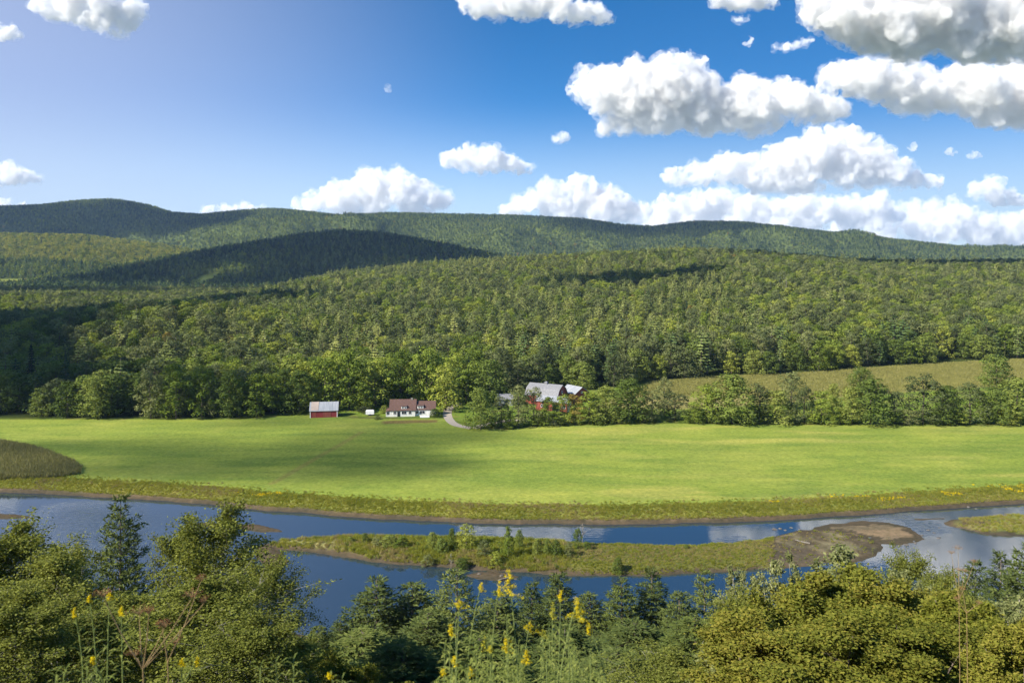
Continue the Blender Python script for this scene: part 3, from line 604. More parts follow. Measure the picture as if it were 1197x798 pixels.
# ------------------------------------------------------------------ hedgerow between the hay field and the strip field
def put(px, base, topy, wpx, kind, label, cat='tree', zoff=0, seed=0, group=None, name=None, z=None):
    """a tree standing where its foot shows at row base, as high and wide as measured"""
    Yb = FPX*(EYE-4.0)/(base-HORIZ)
    for _ in range(4): Yb = FPX*(EYE - float(height(np.array([wx(px, Yb)]), np.array([Yb]))[0]))/(base-HORIZ)
    X0 = wx(px, Yb); zg = float(height(np.array([X0]), np.array([Yb]))[0]); H_ = (base-topy)*Yb/FPX; R_ = wpx/2*Yb/FPX
    c = [i for i, s_ in enumerate(SPECIES) if s_['kind'] == kind]; sp = c[seed % len(c)]; s_ = SPECIES[sp]
    return copy_tree(sp, (X0, Yb, zg-.15), (R_*1.12/s_['R'], R_*1.12/s_['R'], H_/s_['H']), seed*1.7, label, group, cat, name)
HEDGE = [
 (562,502,452,34,'broad','dark round tree beside the gravel lane at the field edge'),
 (586,497,462,24,'dull','grey green young tree just right of the lane tree'),
 (606,499,449,28,'dull','grey green willowy tree below the left end of the big barn'),
 (624,497,452,28,'dull','spreading grey leafed tree in front of the big red barn'),
 (641,497,463,26,'bright','small light green tree under the low barn roof'),
 (658,496,460,24,'bright','slim yellow green tree in front of the metal lean-to'),
 (672,495,460,26,'autumn','ochre tinged tree in front of the barn yard'),
 (689,495,457,30,'bright','lime green tree below the small barn gable'),
 (708,494,450,36,'broad','dense green tree right of the farm buildings'),
 (735,493,442,46,'broad','tall dark oak right of the farm buildings'),
 (762,492,455,28,'dull','thin grey green tree left end of the tan strip field'),
 (777,484,440,22,'dull','slender sparse tree with pale crown in front of strip field'),
 (789,491,458,40,'dull','low rounded grey green tree left of the hedgerow gap'),
 (826,493,449,40,'bright','fresh green tree left of the tallest hedgerow oak'),
 (856,495,437,52,'broad','tallest broad oak in the hedgerow below the strip field'),
 (888,493,448,34,'dull','greyish ash right of the tallest hedgerow oak'),
 (906,494,456,44,'broad','low bushy tree near the middle of the hedgerow'),
 (925,478,434,34,'dull','pale topped tree rising into the tan strip field'),
 (940,494,450,30,'dull','narrow dull green tree in the middle of the hedgerow'),
 (960,495,456,36,'bright','light green bush like tree with drooping sprays in hedgerow'),
 (974,488,448,20,'broad','little upright tree between two light hedgerow trees'),
 (1007,460,429,27,'broad','small dark round tree alone on the edge of the strip field'),
 (996,495,452,32,'broad','shaded tree left of the wide hedgerow crown'),
 (1018,496,442,46,'broad','wide crowned dark tree right of centre in the hedgerow'),
 (1046,494,456,30,'dull','grey leafed tree behind a gap of green pasture'),
 (1079,495,437,46,'dull','tall spreading tree with bare forked limbs in hedgerow'),
 (1108,495,450,34,'broad','medium tree between the forked tree and the bright one'),
 (1134,496,446,44,'dull','broad grey green tree near the right hedgerow end'),
 (1150,495,458,26,'bright','yellowish low tree near the right hedgerow end'),
 (1165,456,414,36,'broad','large dark tree standing alone at the right of the strip field'),
 (1166,496,454,30,'broad','dark low tree under the lone strip field tree'),
 (1189,496,441,42,'broad','big tree at the right border of the hedgerow'),
 (1216,496,448,40,'dull','dull tree beyond the right hedgerow end')]
for i, (a, b, c, d, k, l) in enumerate(HEDGE): put(a, b, c, d, k, l, seed=i+1, group='trees of the hedgerow')
# trees at the yard
YARD = [(521,480,424,36,'bright','tall bright tree at the back of the farmhouse lawn'),(499,474,404,42,'bright','huge light green maple behind the farmhouse roof'),(468,474,410,40,'bright','bright maple behind the left of the farmhouse'),(438,476,418,38,'bright','leafy yellow green tree between shed and farmhouse'),(408,478,408,40,'bright','tall yellow green tree right behind the red shed'),(380,480,416,38,'bright','round yellow green tree over the red shed roof'),(350,483,432,36,'broad','green tree left of the red shed'),(545,471,430,40,'bright','green tree at the head of the gravel lane'),(573,470,420,40,'broad','dark tree left of the barns'),(426,480,446,22,'bright','small bright tree in front of the tall yard trees'),(300,487,436,36,'bright','bright tree in the wood margin left of the shed'),(268,488,432,34,'broad','dark green tree in the wood margin left of the shed'),(236,488,428,34,'bright','yellow green tree mid left on the field edge'),(206,489,424,38,'bright','large yellow green tree left on the field edge'),(176,489,434,34,'dull','greyish tree left on the field edge'),(110,489,440,36,'broad','dark crown at the field edge above the corn corner')]
for i, (a, b, c, d, k, l) in enumerate(YARD): put(a, b, c, d, k, l, seed=i+3, group='trees round the farmyard')
SHRUB = [(427,482,474,20,'dull','low rounded olive bush left of the white trailer'),(449,483,473,10,'broad','small dark shrub at the left gable of the farmhouse'),(508,487,477,13,'broad','round dark shrub at the right corner of the farmhouse'),(441,490,485,8,'dull','little bush below the farmhouse lawn'),
 (577,499,486,18,'broad','dark bush at the foot of the lane tree'),(595,500,484,20,'bright','low bush at the field edge below the barn'),(630,497,484,22,'bright','light bush along the field edge under the barn'),(648,497,482,22,'dull','dusty green bush below the lean-to'),(668,496,480,22,'bright','fresh green bush under the ochre tree'),(698,495,478,26,'broad','dark bush under the lime green tree'),(722,494,478,24,'broad','rounded bush below the tall dark oak'),(752,493,478,26,'dull','spreading bush right of the tall dark oak'),(812,494,476,30,'bright','green bush left of the fresh green tree'),(840,495,478,24,'broad','dark bush at the foot of the tallest oak'),(876,495,479,24,'broad','bush right of the tallest oak'),(922,495,478,28,'dull','greyish bush mid hedgerow'),(951,495,480,20,'bright','yellow green bush mid hedgerow'),(982,496,478,26,'bright','light bush near the pasture gap'),(1040,496,480,24,'bright','lime bush in the pasture gap'),(1062,496,478,26,'dull','dull bush left of the forked tree'),(1096,496,478,26,'broad','dark bush right of the forked tree'),(1121,496,478,26,'bright','bright bush near right hedgerow end'),(1178,496,476,28,'bright','light bush near the right border')]
for i, (a, b, c, d, k, l) in enumerate(SHRUB): put(a, b, c, d, k, l, 'shrub', seed=i+2, group='shrubs along the field edge', name='shrub')

# ------------------------------------------------------------------ buildings
M['redwood'] = plain('red_boards', (0.26, 0.035, 0.035), (0.17, 0.024, 0.026), 1.2, .8, .2, stretch=(6, 6, .4))
M['redold'] = plain('faded_red_boards', (0.27, 0.070, 0.048), (0.15, 0.036, 0.030), .9, .85, .2, stretch=(5, 5, .4))
M['tin'] = plain('tin_roof', (0.40, 0.41, 0.43), (0.26, 0.28, 0.31), .6, .45, .1, stretch=(3, .4, .4), metal=.15)
M['tinrust'] = plain('rusty_tin', (0.45, 0.36, 0.30), (0.33, 0.27, 0.24), .8, .6)
M['slate'] = plain('grey_roof', (0.25, 0.25, 0.265), (0.16, 0.165, 0.18), .8, .8, .2, stretch=(2, 2, 2))
M['tileroof'] = plain('brown_red_shingles', (0.135, 0.076, 0.060), (0.085, 0.050, 0.042), 1.4, .85, .3, stretch=(1, 1, 3))
M['whitewall'] = plain('white_clapboard', (0.80, 0.79, 0.75), (0.66, 0.65, 0.62), 1.5, .7, .1, stretch=(.5, .5, 6))
M['whitepaint'] = plain('white_paint', (0.82, 0.82, 0.82), (0.74, 0.74, 0.74), 2, .5)
M['glass'] = plain('dark_glass', (0.03, 0.035, 0.045), (0.015, 0.02, 0.03), 2, .12)
M['stone'] = plain('fieldstone', (0.32, 0.30, 0.27), (0.18, 0.17, 0.155), 1.5, .9, .5)
M['gravel'] = plain('lane_gravel', (0.40, 0.35, 0.29), (0.29, 0.25, 0.20), 2.5, .95, .3)
def ground_z(x, y): return float(height(np.array([x]), np.array([y]))[0])
def gable(root, w_, d_, he, hr, wallm, roofm, over=.4, th=.16, nm=('wall', 'roof'), gambrel=None, z0=-.5):
    """box walls with a gabled roof, ridge along x, centred on the root"""
    mb = MB(); x, y = w_/2, d_/2
    if gambrel:   # steep lower, shallow upper slope
        gy_, gz = gambrel; prof = [(-y, z0), (-y, he), (-gy_, gz), (0, hr), (gy_, gz), (y, he), (y, z0)]
    else: prof = [(-y, z0), (-y, he), (0, hr), (y, he), (y, z0)]
    n = len(prof); vs = [(-x, a, b) for a, b in prof] + [(x, a, b) for a, b in prof]
    fs = [tuple(range(n)), tuple(range(2*n-1, n-1, -1))] + [(i, i+n, (i+1) % n + n, (i+1) % n) for i in range(n)]
    fs = [f for f in fs]; mb.add(vs, fs); wall = mb.build(nm[0], wallm, root)
    rb = MB(); rp = prof[1:-1]; e0 = np.array(rp[0]); d0 = (np.array(rp[0])-np.array(rp[1])); d0 = d0/np.hypot(*d0)*over
    rp = [(rp[0][0]+d0[0], rp[0][1]+d0[1])] + list(rp[1:-1]) + [(rp[-1][0]-d0[0], rp[-1][1]+d0[1])]
    m_ = len(rp); X0 = x + over
    lo = [(a, b+.03) for a, b in rp]; hi = [(a, b+.03+th) for a, b in rp]
    ring = lo + hi[::-1]; k = len(ring); vs = [(-X0, a, b) for a, b in ring] + [(X0, a, b) for a, b in ring]
    fs = [(i, i+k, (i+1) % k + k, (i+1) % k) for i in range(k)]
    for i in range(m_-1):
        q = (i, i+1, k-2-i, k-1-i); fs.append(q); fs.append(tuple(j+k for j in q[::-1]))
    rb.add(vs, fs); roof = rb.build(nm[1], roofm, root); return wall, roof
def window(root, x, y, z, w_, h_, face='f', m='whitepaint', name='window'):
    """frame set proud of the wall; the pane is a part of the window"""
    f = MB(); g = MB(); t = .09
    def bx(mb, a0, a1, z0, z1, d0, d1):
        if face == 'f': mb.box(x+a0, x+a1, y-d1, y-d0, z+z0, z+z1)
        else: mb.box(x+d0, x+d1, y+a0, y+a1, z+z0, z+z1)
    bx(f, -w_/2-t, -w_/2, -t, h_+t, 0.003, .07); bx(f, w_/2, w_/2+t, -t, h_+t, 0.003, .07); bx(f, -w_/2, w_/2, -t, 0, 0.003, .08); bx(f, -w_/2, w_/2, h_, h_+t, 0.003, .07)
    bx(f, -.025, .025, 0, h_, .02, .06); bx(g, -w_/2, w_/2, 0, h_, .003, .018)
    fo = f.build(name, M[m], root); g.build('pane', M['glass'], fo); return fo
def wall_door(root, x, y, z, w_, h_, m, face='f', name='door'):
    d = MB()
    if face == 'f': d.box(x-w_/2, x+w_/2, y-.07, y-.004, z, z+h_)
    else: d.box(x+.004, x+.07, y-w_/2, y+w_/2, z, z+h_)
    do = d.build(name, M[m], root); h = MB()
    if face == 'f': h.box(x+w_*.35, x+w_*.35+.08, y-.12, y-.07, z+h_*.45, z+h_*.45+.15)
    else: h.box(x+.07, x+.12, y+w_*.35, y+w_*.35+.08, z+h_*.45, z+h_*.45+.15)
    h.build('handle', M['glass'], do); return do

# red shed with the tin roof
sx, sy = wx(378.5, 295), 296.; sz = ground_z(sx, sy); t = empty('shed', (sx, sy, sz), math.radians(8)); tag(t, 'red board shed with a pale tin roof at the wood edge', 'shed')
gable(t, 9.6, 5.6, 2.5, 5.0, M['redwood'], M['tin'])
c = MB()
for x_ in (-4.8, 4.8): c.box(x_-.12, x_+.12, -2.92, -2.803, -.3, 2.5)
c.build('corner_board', M['whitepaint'], t)
wall_door(t, -3.3, -2.8, 0, 1.2, 2.0, 'redold'); wall_door(t, 1.2, -2.8, 0, 2.8, 2.15, 'redold', name='sliding_door')
rp = MB(); rp.add([(-4.6,-2.93,2.60),(-1.9,-2.93,2.60),(-1.9,-.06,5.22),(-4.6,-.06,5.22),(-4.6,-2.95,2.64),(-1.9,-2.95,2.64),(-1.9,-.07,5.26),(-4.6,-.07,5.26)], [(0,3,2,1),(4,5,6,7),(0,1,5,4),(1,2,6,5),(2,3,7,6),(3,0,4,7)])
rp.build('rusty_roof_sheet', M['tinrust'], t)

# white farmhouse
hx, hy = wx(481, 297), 298.; hz = ground_z(hx, hy); t = empty('farmhouse', (hx, hy, hz+.1), math.radians(4)); t.scale = (1.02, 1, .84); tag(t, 'long low white farmhouse with a brown red roof and dormers', 'house')
def sub(root, loc):
    e = empty('wing', loc); e.parent = root; return e
left = MB()
def gable_at(root, cx, cy, w_, d_, he, hr, wm, rm, wn, rn, **k):
    a, b = gable(root, w_, d_, he, hr, wm, rm, nm=(wn, rn), **k); a.location = (cx, cy, 0); b.location = (cx, cy, 0); return a, b
gable_at(t, -3.1, 0, 8.9, 7.0, 2.7, 6.6, M['whitewall'], M['tileroof'], 'wall', 'roof')
gable_at(t, 4.9, .3, 7.1, 6.2, 2.7, 5.7, M['whitewall'], M['tileroof'], 'wing_wall', 'wing_roof', over=.3)
pr = MB(); pr.add([(-9.2,-3.6,2.05),(-7.6,-3.6,2.45),(-7.6,3.0,2.45),(-9.2,3.0,2.05),(-9.2,-3.6,2.2),(-7.6,-3.6,2.6),(-7.6,3.0,2.6),(-9.2,3.0,2.2)], [(0,3,2,1),(4,5,6,7),(0,1,5,4),(1,2,6,5),(2,3,7,6),(3,0,4,7)]); pr.build('porch_roof', M['tileroof'], t)
pp = MB(); pp.box(-9.05, -7.56, -3.3, 2.8, -.5, 2.08); pp.build('porch_wall', M['whitewall'], t)
for cx_, w_ in ((-2.6, 2.0), (3.2, 2.2)):
    d = MB(); y0 = -3.2 if cx_ < 0 else -2.6; z0 = 3.0
    d.add([(cx_-w_/2, y0, z0), (cx_+w_/2, y0, z0), (cx_+w_/2, y0, z0+1.25), (cx_-w_/2, y0, z0+1.25), (cx_-w_/2, y0+2.2, z0+1.6), (cx_+w_/2, y0+2.2, z0+1.6), (cx_-w_/2, y0+1.5, z0), (cx_+w_/2, y0+1.5, z0)],
          [(0,1,2,3),(0,3,4,6),(1,7,5,2),(3,2,5,4),(6,4,5,7),(0,6,7,1)])
    dm = d.build('dormer', M['whitewall'], t)
    window(dm, cx_-.45, y0, z0+.28, .55, .7); window(dm, cx_+.45, y0, z0+.28, .55, .7)
    r_ = MB(); r_.add([(cx_-w_/2-.12, y0-.2, z0+1.27), (cx_+w_/2+.12, y0-.2, z0+1.27), (cx_+w_/2+.12, y0+2.3, z0+1.69), (cx_-w_/2-.12, y0+2.3, z0+1.69), (cx_-w_/2-.12, y0-.2, z0+1.37), (cx_+w_/2+.12, y0-.2, z0+1.37), (cx_+w_/2+.12, y0+2.3, z0+1.79), (cx_-w_/2-.12, y0+2.3, z0+1.79)], [(0,3,2,1),(4,5,6,7),(0,1,5,4),(1,2,6,5),(2,3,7,6),(3,0,4,7)])
    r_.build('dormer_roof', M['tileroof'], dm)
for x_, w_ in ((-5.9, .9), (-2.6, 1.6), (-.5, .9)): window(t, x_, -3.5, .95, w_, 1.2)
window(t, -8.3, -3.3, .7, 1.1, 1.1); window(t, 2.0, -2.8, 1.0, 1.0, 1.1); window(t, 3.9, -2.8, .95, 1.7, 1.2)
wall_door(t, -4.5, -3.5, 0, 1.0, 2.1, 'glass'); wall_door(t, 6.4, -2.8, 0, 1.0, 2.1, 'whitepaint', name='back_door')
ch = MB(); ch.box(-.35, .35, -.3, .3, 6.2, 7.2); ch.build('chimney', M['stone'], t)
st = MB(); st.box(3.2, 6.6, -6.2, -4.0, -.5, .28); st.build('terrace', M['whitepaint'], t)

# small white trailer on the lawn
tx, ty = wx(432.5, 297), 297.; t = empty('trailer', (tx, ty, ground_z(tx, ty)), math.radians(5)); tag(t, 'small white box trailer parked on the lawn', 'trailer')
b = MB(); b.box(-1.5, 1.5, -.9, .9, .5, 1.75); b.add([(-1.5,-.9,1.75),(1.5,-.9,1.75),(1.5,.9,1.75),(-1.5,.9,1.75),(-1.3,-.7,1.95),(1.3,-.7,1.95),(1.3,.7,1.95),(-1.3,.7,1.95)], [(0,1,5,4),(1,2,6,5),(2,3,7,6),(3,0,4,7),(4,5,6,7)]); b.build('body', M['whitepaint'], t)
h = MB(); h.tube([(-1.5,0,.55),(-2.5,0,.5)], .05, 6); h.build('drawbar', M['glass'], t)
for yy_ in (-.98, .98):
    wv = MB(); wv.tube([(.1, yy_-.09, .32), (.1, yy_+.09, .32)], .32, 14); wo = wv.build('wheel', M['glass'], t, smooth=False)

# big red barn with gambrel roof and lower additions
bx_, by_ = wx(639, 318), 322.; bz = ground_z(bx_, by_); t = empty('red_barn', (bx_, by_, bz), math.radians(-28)); t.scale = (.92, .92, .80); tag(t, 'large faded red barn with a wide grey gambrel roof', 'barn')
gable(t, 15.0, 10.5, 4.6, 9.4, M['redold'], M['slate'], gambrel=(3.4, 7.4), over=.45)
for z_, y_ in ((5.3, 0), (2.0, 2.6), (2.0, -2.6)): window(t, 7.5, y_, z_, .9, 1.1, 'r')
wall_door(t, 7.5, 0, 0, 3.0, 3.2, 'redwood', 'r', 'barn_door'); wall_door(t, -3, -5.25, 0, 3.0, 3.0, 'redwood')
for x_ in (-6, .5, 3.5): window(t, x_, -5.25, 2.2, .9, .9)
cu = MB(); cu.box(-.6, .6, -.6, .6, 9.2, 10.1); cu.add([(-.8,-.8,10.1),(.8,-.8,10.1),(.8,.8,10.1),(-.8,.8,10.1),(0,0,10.8)], [(0,1,4),(1,2,4),(2,3,4),(3,0,4),(0,3,2,1)]); cu.build('cupola', M['slate'], t)
ax_, ay_ = wx(648, 306), 309.; t = empty('barn_annex', (ax_, ay_, ground_z(ax_, ay_)), math.radians(-22)); tag(t, 'low metal roofed lean-to in front of the red barn', 'barn')
gable(t, 12.5, 6.5, 3.6, 5.0, M['redold'], M['tin'], over=.5)
wall_door(t, 2, -3.25, 0, 3, 2.8, 'glass'); window(t, -3.5, -3.25, 1.3, 1.2, 1.0); window(t, 5, -3.25, 1.3, 1.2, 1.0)
lm = MB(); lm.box(6.254, 6.32, -2.4, 2.2, 0, 3.1); lm.build('white_gable_door', M['whitepaint'], t)
ax_, ay_ = wx(673, 322), 326.; t = empty('small_barn', (ax_, ay_, ground_z(ax_, ay_)+.1), math.radians(-52)); t.scale = (.95, .95, .82); tag(t, 'small red barn with a bright tin roof right of the big barn', 'barn')
gable(t, 8.5, 8.0, 4.2, 7.0, M['redold'], M['tin'], over=.5, z0=-2)
window(t, -1.8, -4.0, 1.8, .9, .9); wall_door(t, 4.25, 0, 0, 2.4, 2.7, 'redwood', 'r', 'barn_door'); window(t, 4.25, 0, 4.2, .8, .8, 'r')
ax_, ay_ = wx(590, 312), 318.; t = empty('farm_outbuilding', (ax_, ay_, ground_z(ax_, ay_)), math.radians(10)); tag(t, 'small grey shed half hidden by trees left of the big barn', 'shed')
gable(t, 5.5, 4.5, 2.6, 4.2, M['tin'], M['slate']); wall_door(t, 0, -2.25, 0, 1.3, 2.1, 'glass')

# gravel lane
def ribbon(name, pts, wid, m, lift=.05):
    pts = np.array(pts); s = np.r_[0, np.cumsum(np.hypot(*np.diff(pts, axis=0).T))]; u = np.linspace(0, s[-1], 60)
    x = np.interp(u, s, pts[:,0]); y = np.interp(u, s, pts[:,1])
    k = np.ones(7)/7; x[3:-3] = np.convolve(x, k, 'valid'); y[3:-3] = np.convolve(y, k, 'valid')
    dx, dy = np.gradient(x), np.gradient(y); l = np.hypot(dx, dy); nx_, ny_ = -dy/l, dx/l; V_ = []
    for o_ in np.linspace(-1, 1, 5):
        X_ = x+nx_*o_*wid/2; Y_ = y+ny_*o_*wid/2; V_.append(np.stack([X_, Y_, height(X_, Y_)+lift+.02*(1-o_*o_)], -1))
    V_ = np.stack(V_, 1); I_ = np.arange(V_.shape[0]*5).reshape(-1, 5)
    o = obj(name, make_mesh(name, V_.reshape(-1, 3), [np.stack([I_[:-1,:-1], I_[1:,:-1], I_[1:,1:], I_[:-1,1:]], -1).reshape(-1, 4)], m, smooth=True)); tag(o, kind='structure')
LANE = [W0(a, b, 4.4) for a, b in [(552,497),(546,495.5),(536,494.5),(528,491),(524,486),(522.5,480),(524,476),(530,472),(537,469)]]
ribbon('gravel_lane', LANE, 3.2, M['gravel'])
ribbon('yard_track', [W0(a, b, 4.4) for a, b in [(552,497),(570,492),(590,488),(612,487)]], 3.0, M['gravel'])

# ------------------------------------------------------------------ near trees: limbs, twigs and single leaves
M['poplar'] = leaf_mat('leaf_poplar', (0.082, 0.100, 0.020), (0.155, 0.175, 0.036), (0.260, 0.275, 0.070), .28, rand_amt=.25, island=.75, gloss=.0)
M['olive'] = leaf_mat('leaf_olive', (0.080, 0.100, 0.018), (0.165, 0.178, 0.030), (0.245, 0.218, 0.042), .3, rand_amt=.35, island=.7)
M['pale'] = leaf_mat('leaf_pale', (0.120, 0.145, 0.055), (0.190, 0.210, 0.080), (0.290, 0.300, 0.130), .3, rand_amt=.2, island=.8, gloss=.0)
M['yellowgreen'] = leaf_mat('leaf_yellowgreen', (0.110, 0.130, 0.020), (0.180, 0.190, 0.030), (0.270, 0.240, 0.050), .3, rand_amt=.3, island=.7)
M['npine'] = leaf_mat('needles_near', (0.046, 0.068, 0.022), (0.088, 0.115, 0.034), (0.145, 0.170, 0.048), .15, rand_amt=.35, island=.65)
M['npinelight'] = leaf_mat('needles_near_light', (0.066, 0.092, 0.026), (0.118, 0.148, 0.038), (0.190, 0.208, 0.058), .15, rand_amt=.35, island=.65)
def grow(seed, H, R, base, nl, nsub, ntw, lpt, leaf, up=.75, env=.6, aspect=.6, spread=.16, r0=None, stems=1, top=.98):
    r = np.random.default_rng(seed); mb = MB(); r0 = r0 or H*.011; A0 = []; A1 = []
    for s_ in range(stems):
        lean = r.normal(size=2)*(.10*R if stems == 1 else .42*R); hh = H*(1 if s_ == 0 else r.uniform(.72, .95))
        tp = np.array([[lean[0]*t**1.2 + r.normal()*.02*H*t*(1-t), lean[1]*t**1.2 + r.normal()*.02*H*t*(1-t), hh*t] for t in np.linspace(0, 1, 9)]); tp[0, 2] = -.5
        mb.tube(tp, [max(.012, r0*(1-t)**.8) for t in np.linspace(0, 1, 9)], 6)
        n_l = nl//stems
        for i in range(n_l):
            t = base + (top-base)*((i+r.uniform(0, 1))/n_l); z = hh*t; c = np.array([np.interp(z, tp[:,2], tp[:,0]), np.interp(z, tp[:,2], tp[:,1]), z])
            tt = (t-base)/(1-base); Lb = R/(1 if stems == 1 else 1.5)*(max(.08, math.sin(math.pi*min(.97, max(.06, tt**env)))))**.6*r.uniform(.7, 1.12)
            az = i*2.4 + r.normal()*.4; el = up*(.5+.6*tt) + r.normal()*.12
            d = np.array([math.cos(az)*math.cos(el), math.sin(az)*math.cos(el), math.sin(el)])
            q = [c]; dd = d.copy(); L_ = Lb/max(.35, math.cos(el))
            for k in range(5): dd = unit(dd + r.normal(size=3)*.13 + np.array([0, 0, .06])); q.append(q[-1] + dd*L_/5)
            q = np.array(q); rb = max(.01, r0*(1-t)*.55); mb.tube(q, [rb*(1-k/5.6) for k in range(6)], 4)
            for j in range(nsub):
                s = r.uniform(.18, 1.0)*5; k = min(4, int(s)); p = q[k]*(1-(s-k)) + q[k+1]*(s-k)
                d2 = unit(dd*.7 + r.normal(size=3)*.62 + np.array([0, 0, .12])); l2 = L_*r.uniform(.22, .42)*(1.15-s/8); e = p + d2*l2
                mb.tube([p, (p+e)/2 + r.normal(size=3)*.03*l2, e], [max(.006, rb*.4), max(.005, rb*.25), .003], 3, cap=False)
                for m_ in range(ntw):
                    s2 = r.uniform(.2, 1); p2 = p*(1-s2) + e*s2; d3 = unit(d2 + r.normal(size=3)*.75); A0.append(p2); A1.append(p2 + d3*l2*r.uniform(.3, .6))
    A0 = np.array(A0); A1 = np.array(A1); n = len(A0); t = r.uniform(0, 1.08, (n, lpt, 1)); c = A0[:, None]*(1-t) + A1[:, None]*t + r.normal(size=(n, lpt, 3))*spread*np.array([1, 1, .8])
    c = c.reshape(-1, 3); ax = np.repeat(unit(A1-A0), lpt, 0) + r.normal(size=c.shape)*.7 - np.array([0, 0, .25]); out_ = c*np.array([1, 1, 0])/R
    nr = r.normal(size=c.shape)*.75 + np.array([0, 0, .55]) + out_*.5
    return [leaf_quads(c, nr, r.uniform(.65, 1.25, len(c))*leaf, aspect, r, axis=ax)], mb
def grow_pine(seed, H, R, base=.08, wh=20, nb=6, leaf=.30, dens=1.0, gap=1.0):
    r = np.random.default_rng(seed); mb = MB(); ch = []; r0 = H*.012
    mb.tube([(0, 0, -.5), (r.normal()*.05, r.normal()*.05, H*.5), (0, 0, H)], [r0, r0*.6, .015], 7)
    for i in range(wh):
        t = i/(wh-.5); z = H*(base+(1-base)*t); env = R*((1-t)**.78)*(.82+.18*math.sin(i*1.7+seed))+.12
        for k in range(nb if t < .85 else 4):
            az = 2*math.pi*(k+r.uniform(-.3, .3))/nb + i*1.3; Lb = env*r.uniform(.7, 1.1); d = np.array([math.cos(az), math.sin(az), 0]); side = np.array([-d[1], d[0], 0]); rise = .12+.55*t
            q = np.array([[0, 0, z] + d*s*Lb + np.array([0, 0, 1])*(rise*Lb*s + .12*Lb*s*s) for s in np.linspace(0, 1, 5)]); mb.tube(q, [.022*(1-s*.8)*(H/13) for s in np.linspace(0, 1, 5)], 3, cap=False)
            nt_ = max(3, int(7*dens*Lb/1.6+2))                                  # side twigs, flat sprays
            for j in range(nt_):
                s = .2 + .8*(j+r.uniform(0, 1))/nt_; p = np.array([np.interp(s, np.linspace(0, 1, 5), q[:, a]) for a in range(3)]); sg = 1 if j % 2 else -1
                dv = unit(d*.75 + side*sg*r.uniform(.5, 1.0) + np.array([0, 0, .16+.3*t]) + r.normal(size=3)*.1); l = Lb*.38*(1.15-s*.7) + .12
                n = max(3, int(l/.10*dens)); u = np.linspace(.12, 1.05, n)[:, None]; c = p + dv*u*l
                for rep in range(3):
                    ax = unit(dv*.9 + r.normal(size=(n, 3))*.55 + np.array([0, 0, .25])); nr = r.normal(size=(n, 3))*.7 + np.array([0, 0, .9])
                    ch.append(leaf_quads(c + r.normal(size=(n, 3))*.025, nr, r.uniform(.7, 1.2, n)*leaf, .26, r, axis=ax, blade=True))
    return ch, mb
NEAR = {}
def near_kind(key, chunks_mb, mkey, H, R, tm='bark'):
    ch, mb = chunks_mb; vv = np.concatenate(ch); H = float(np.percentile(vv[:,2], 99.5)); R = float(np.percentile(np.hypot(vv[:,0], vv[:,1]), 92))
    NEAR[key] = dict(crown=leaf_mesh('crown_'+key, ch, M[mkey]), trunk=mb.mesh('trunk_'+key, M[tm], True), H=H, R=R)
    print(key, len(NEAR[key]['crown'].polygons))
for i in range(3): near_kind('poplar%d' % i, grow(500+i, 10, 2.7, .10, 46, 11, 5, 11, .13, up=1.0, spread=.17, env=.66), 'poplar', 10, 2.7, 'bark_pale')
for i in range(2): near_kind('olive%d' % i, grow(520+i, 7, 3.2, .05, 46, 13, 6, 16, .13, up=.6, spread=.15, stems=4, env=.68), 'olive', 7, 3.2)
near_kind('yellowgreen0', grow(530, 6, 2.8, .05, 36, 12, 5, 14, .14, up=.6, spread=.12, stems=3, env=.5), 'yellowgreen', 6, 2.8)
for i in range(2): near_kind('pale%d' % i, grow(540+i, 7, 1.9, .10, 22, 8, 4, 9, .15, up=1.05, spread=.10, stems=3, aspect=.5), 'pale', 7, 1.9, 'bark_pale')
for i in range(3): near_kind('npine%d' % i, grow_pine(560+i, 13, 3.2, leaf=.34), 'npine', 13, 3.2)
near_kind('npinelight0', grow_pine(570, 13, 3.6, leaf=.34, wh=15, nb=5), 'npinelight', 13, 3.6)
near_kind('npinelight1', grow_pine(571, 13, 3.2, leaf=.34, wh=17), 'npinelight', 13, 3.2)
def put_near(key, px, top, wpx, Y, label, name, cat='tree', group=None, rz=None, hmin=None, tilt=None):
    s_ = NEAR[key]; X0 = wx(px, Y); zg = ground_z(X0, Y); H_ = wz(top, Y) - zg; R_ = wpx/2*Y/FPX*(1.3 if 'pine' in key else 1.12)
    t = empty(name, (X0, Y, zg-.1)); t.rotation_euler = (0, 0, rz if rz is not None else (px*1.37) % 6.28)
    t.scale = (R_/s_['R'], R_/s_['R'], H_/s_['H']); obj('trunk', s_['trunk'], t); obj('crown', s_['crown'], t); tag(t, label, cat, group); return t
G1 = 'trees on the near slope'
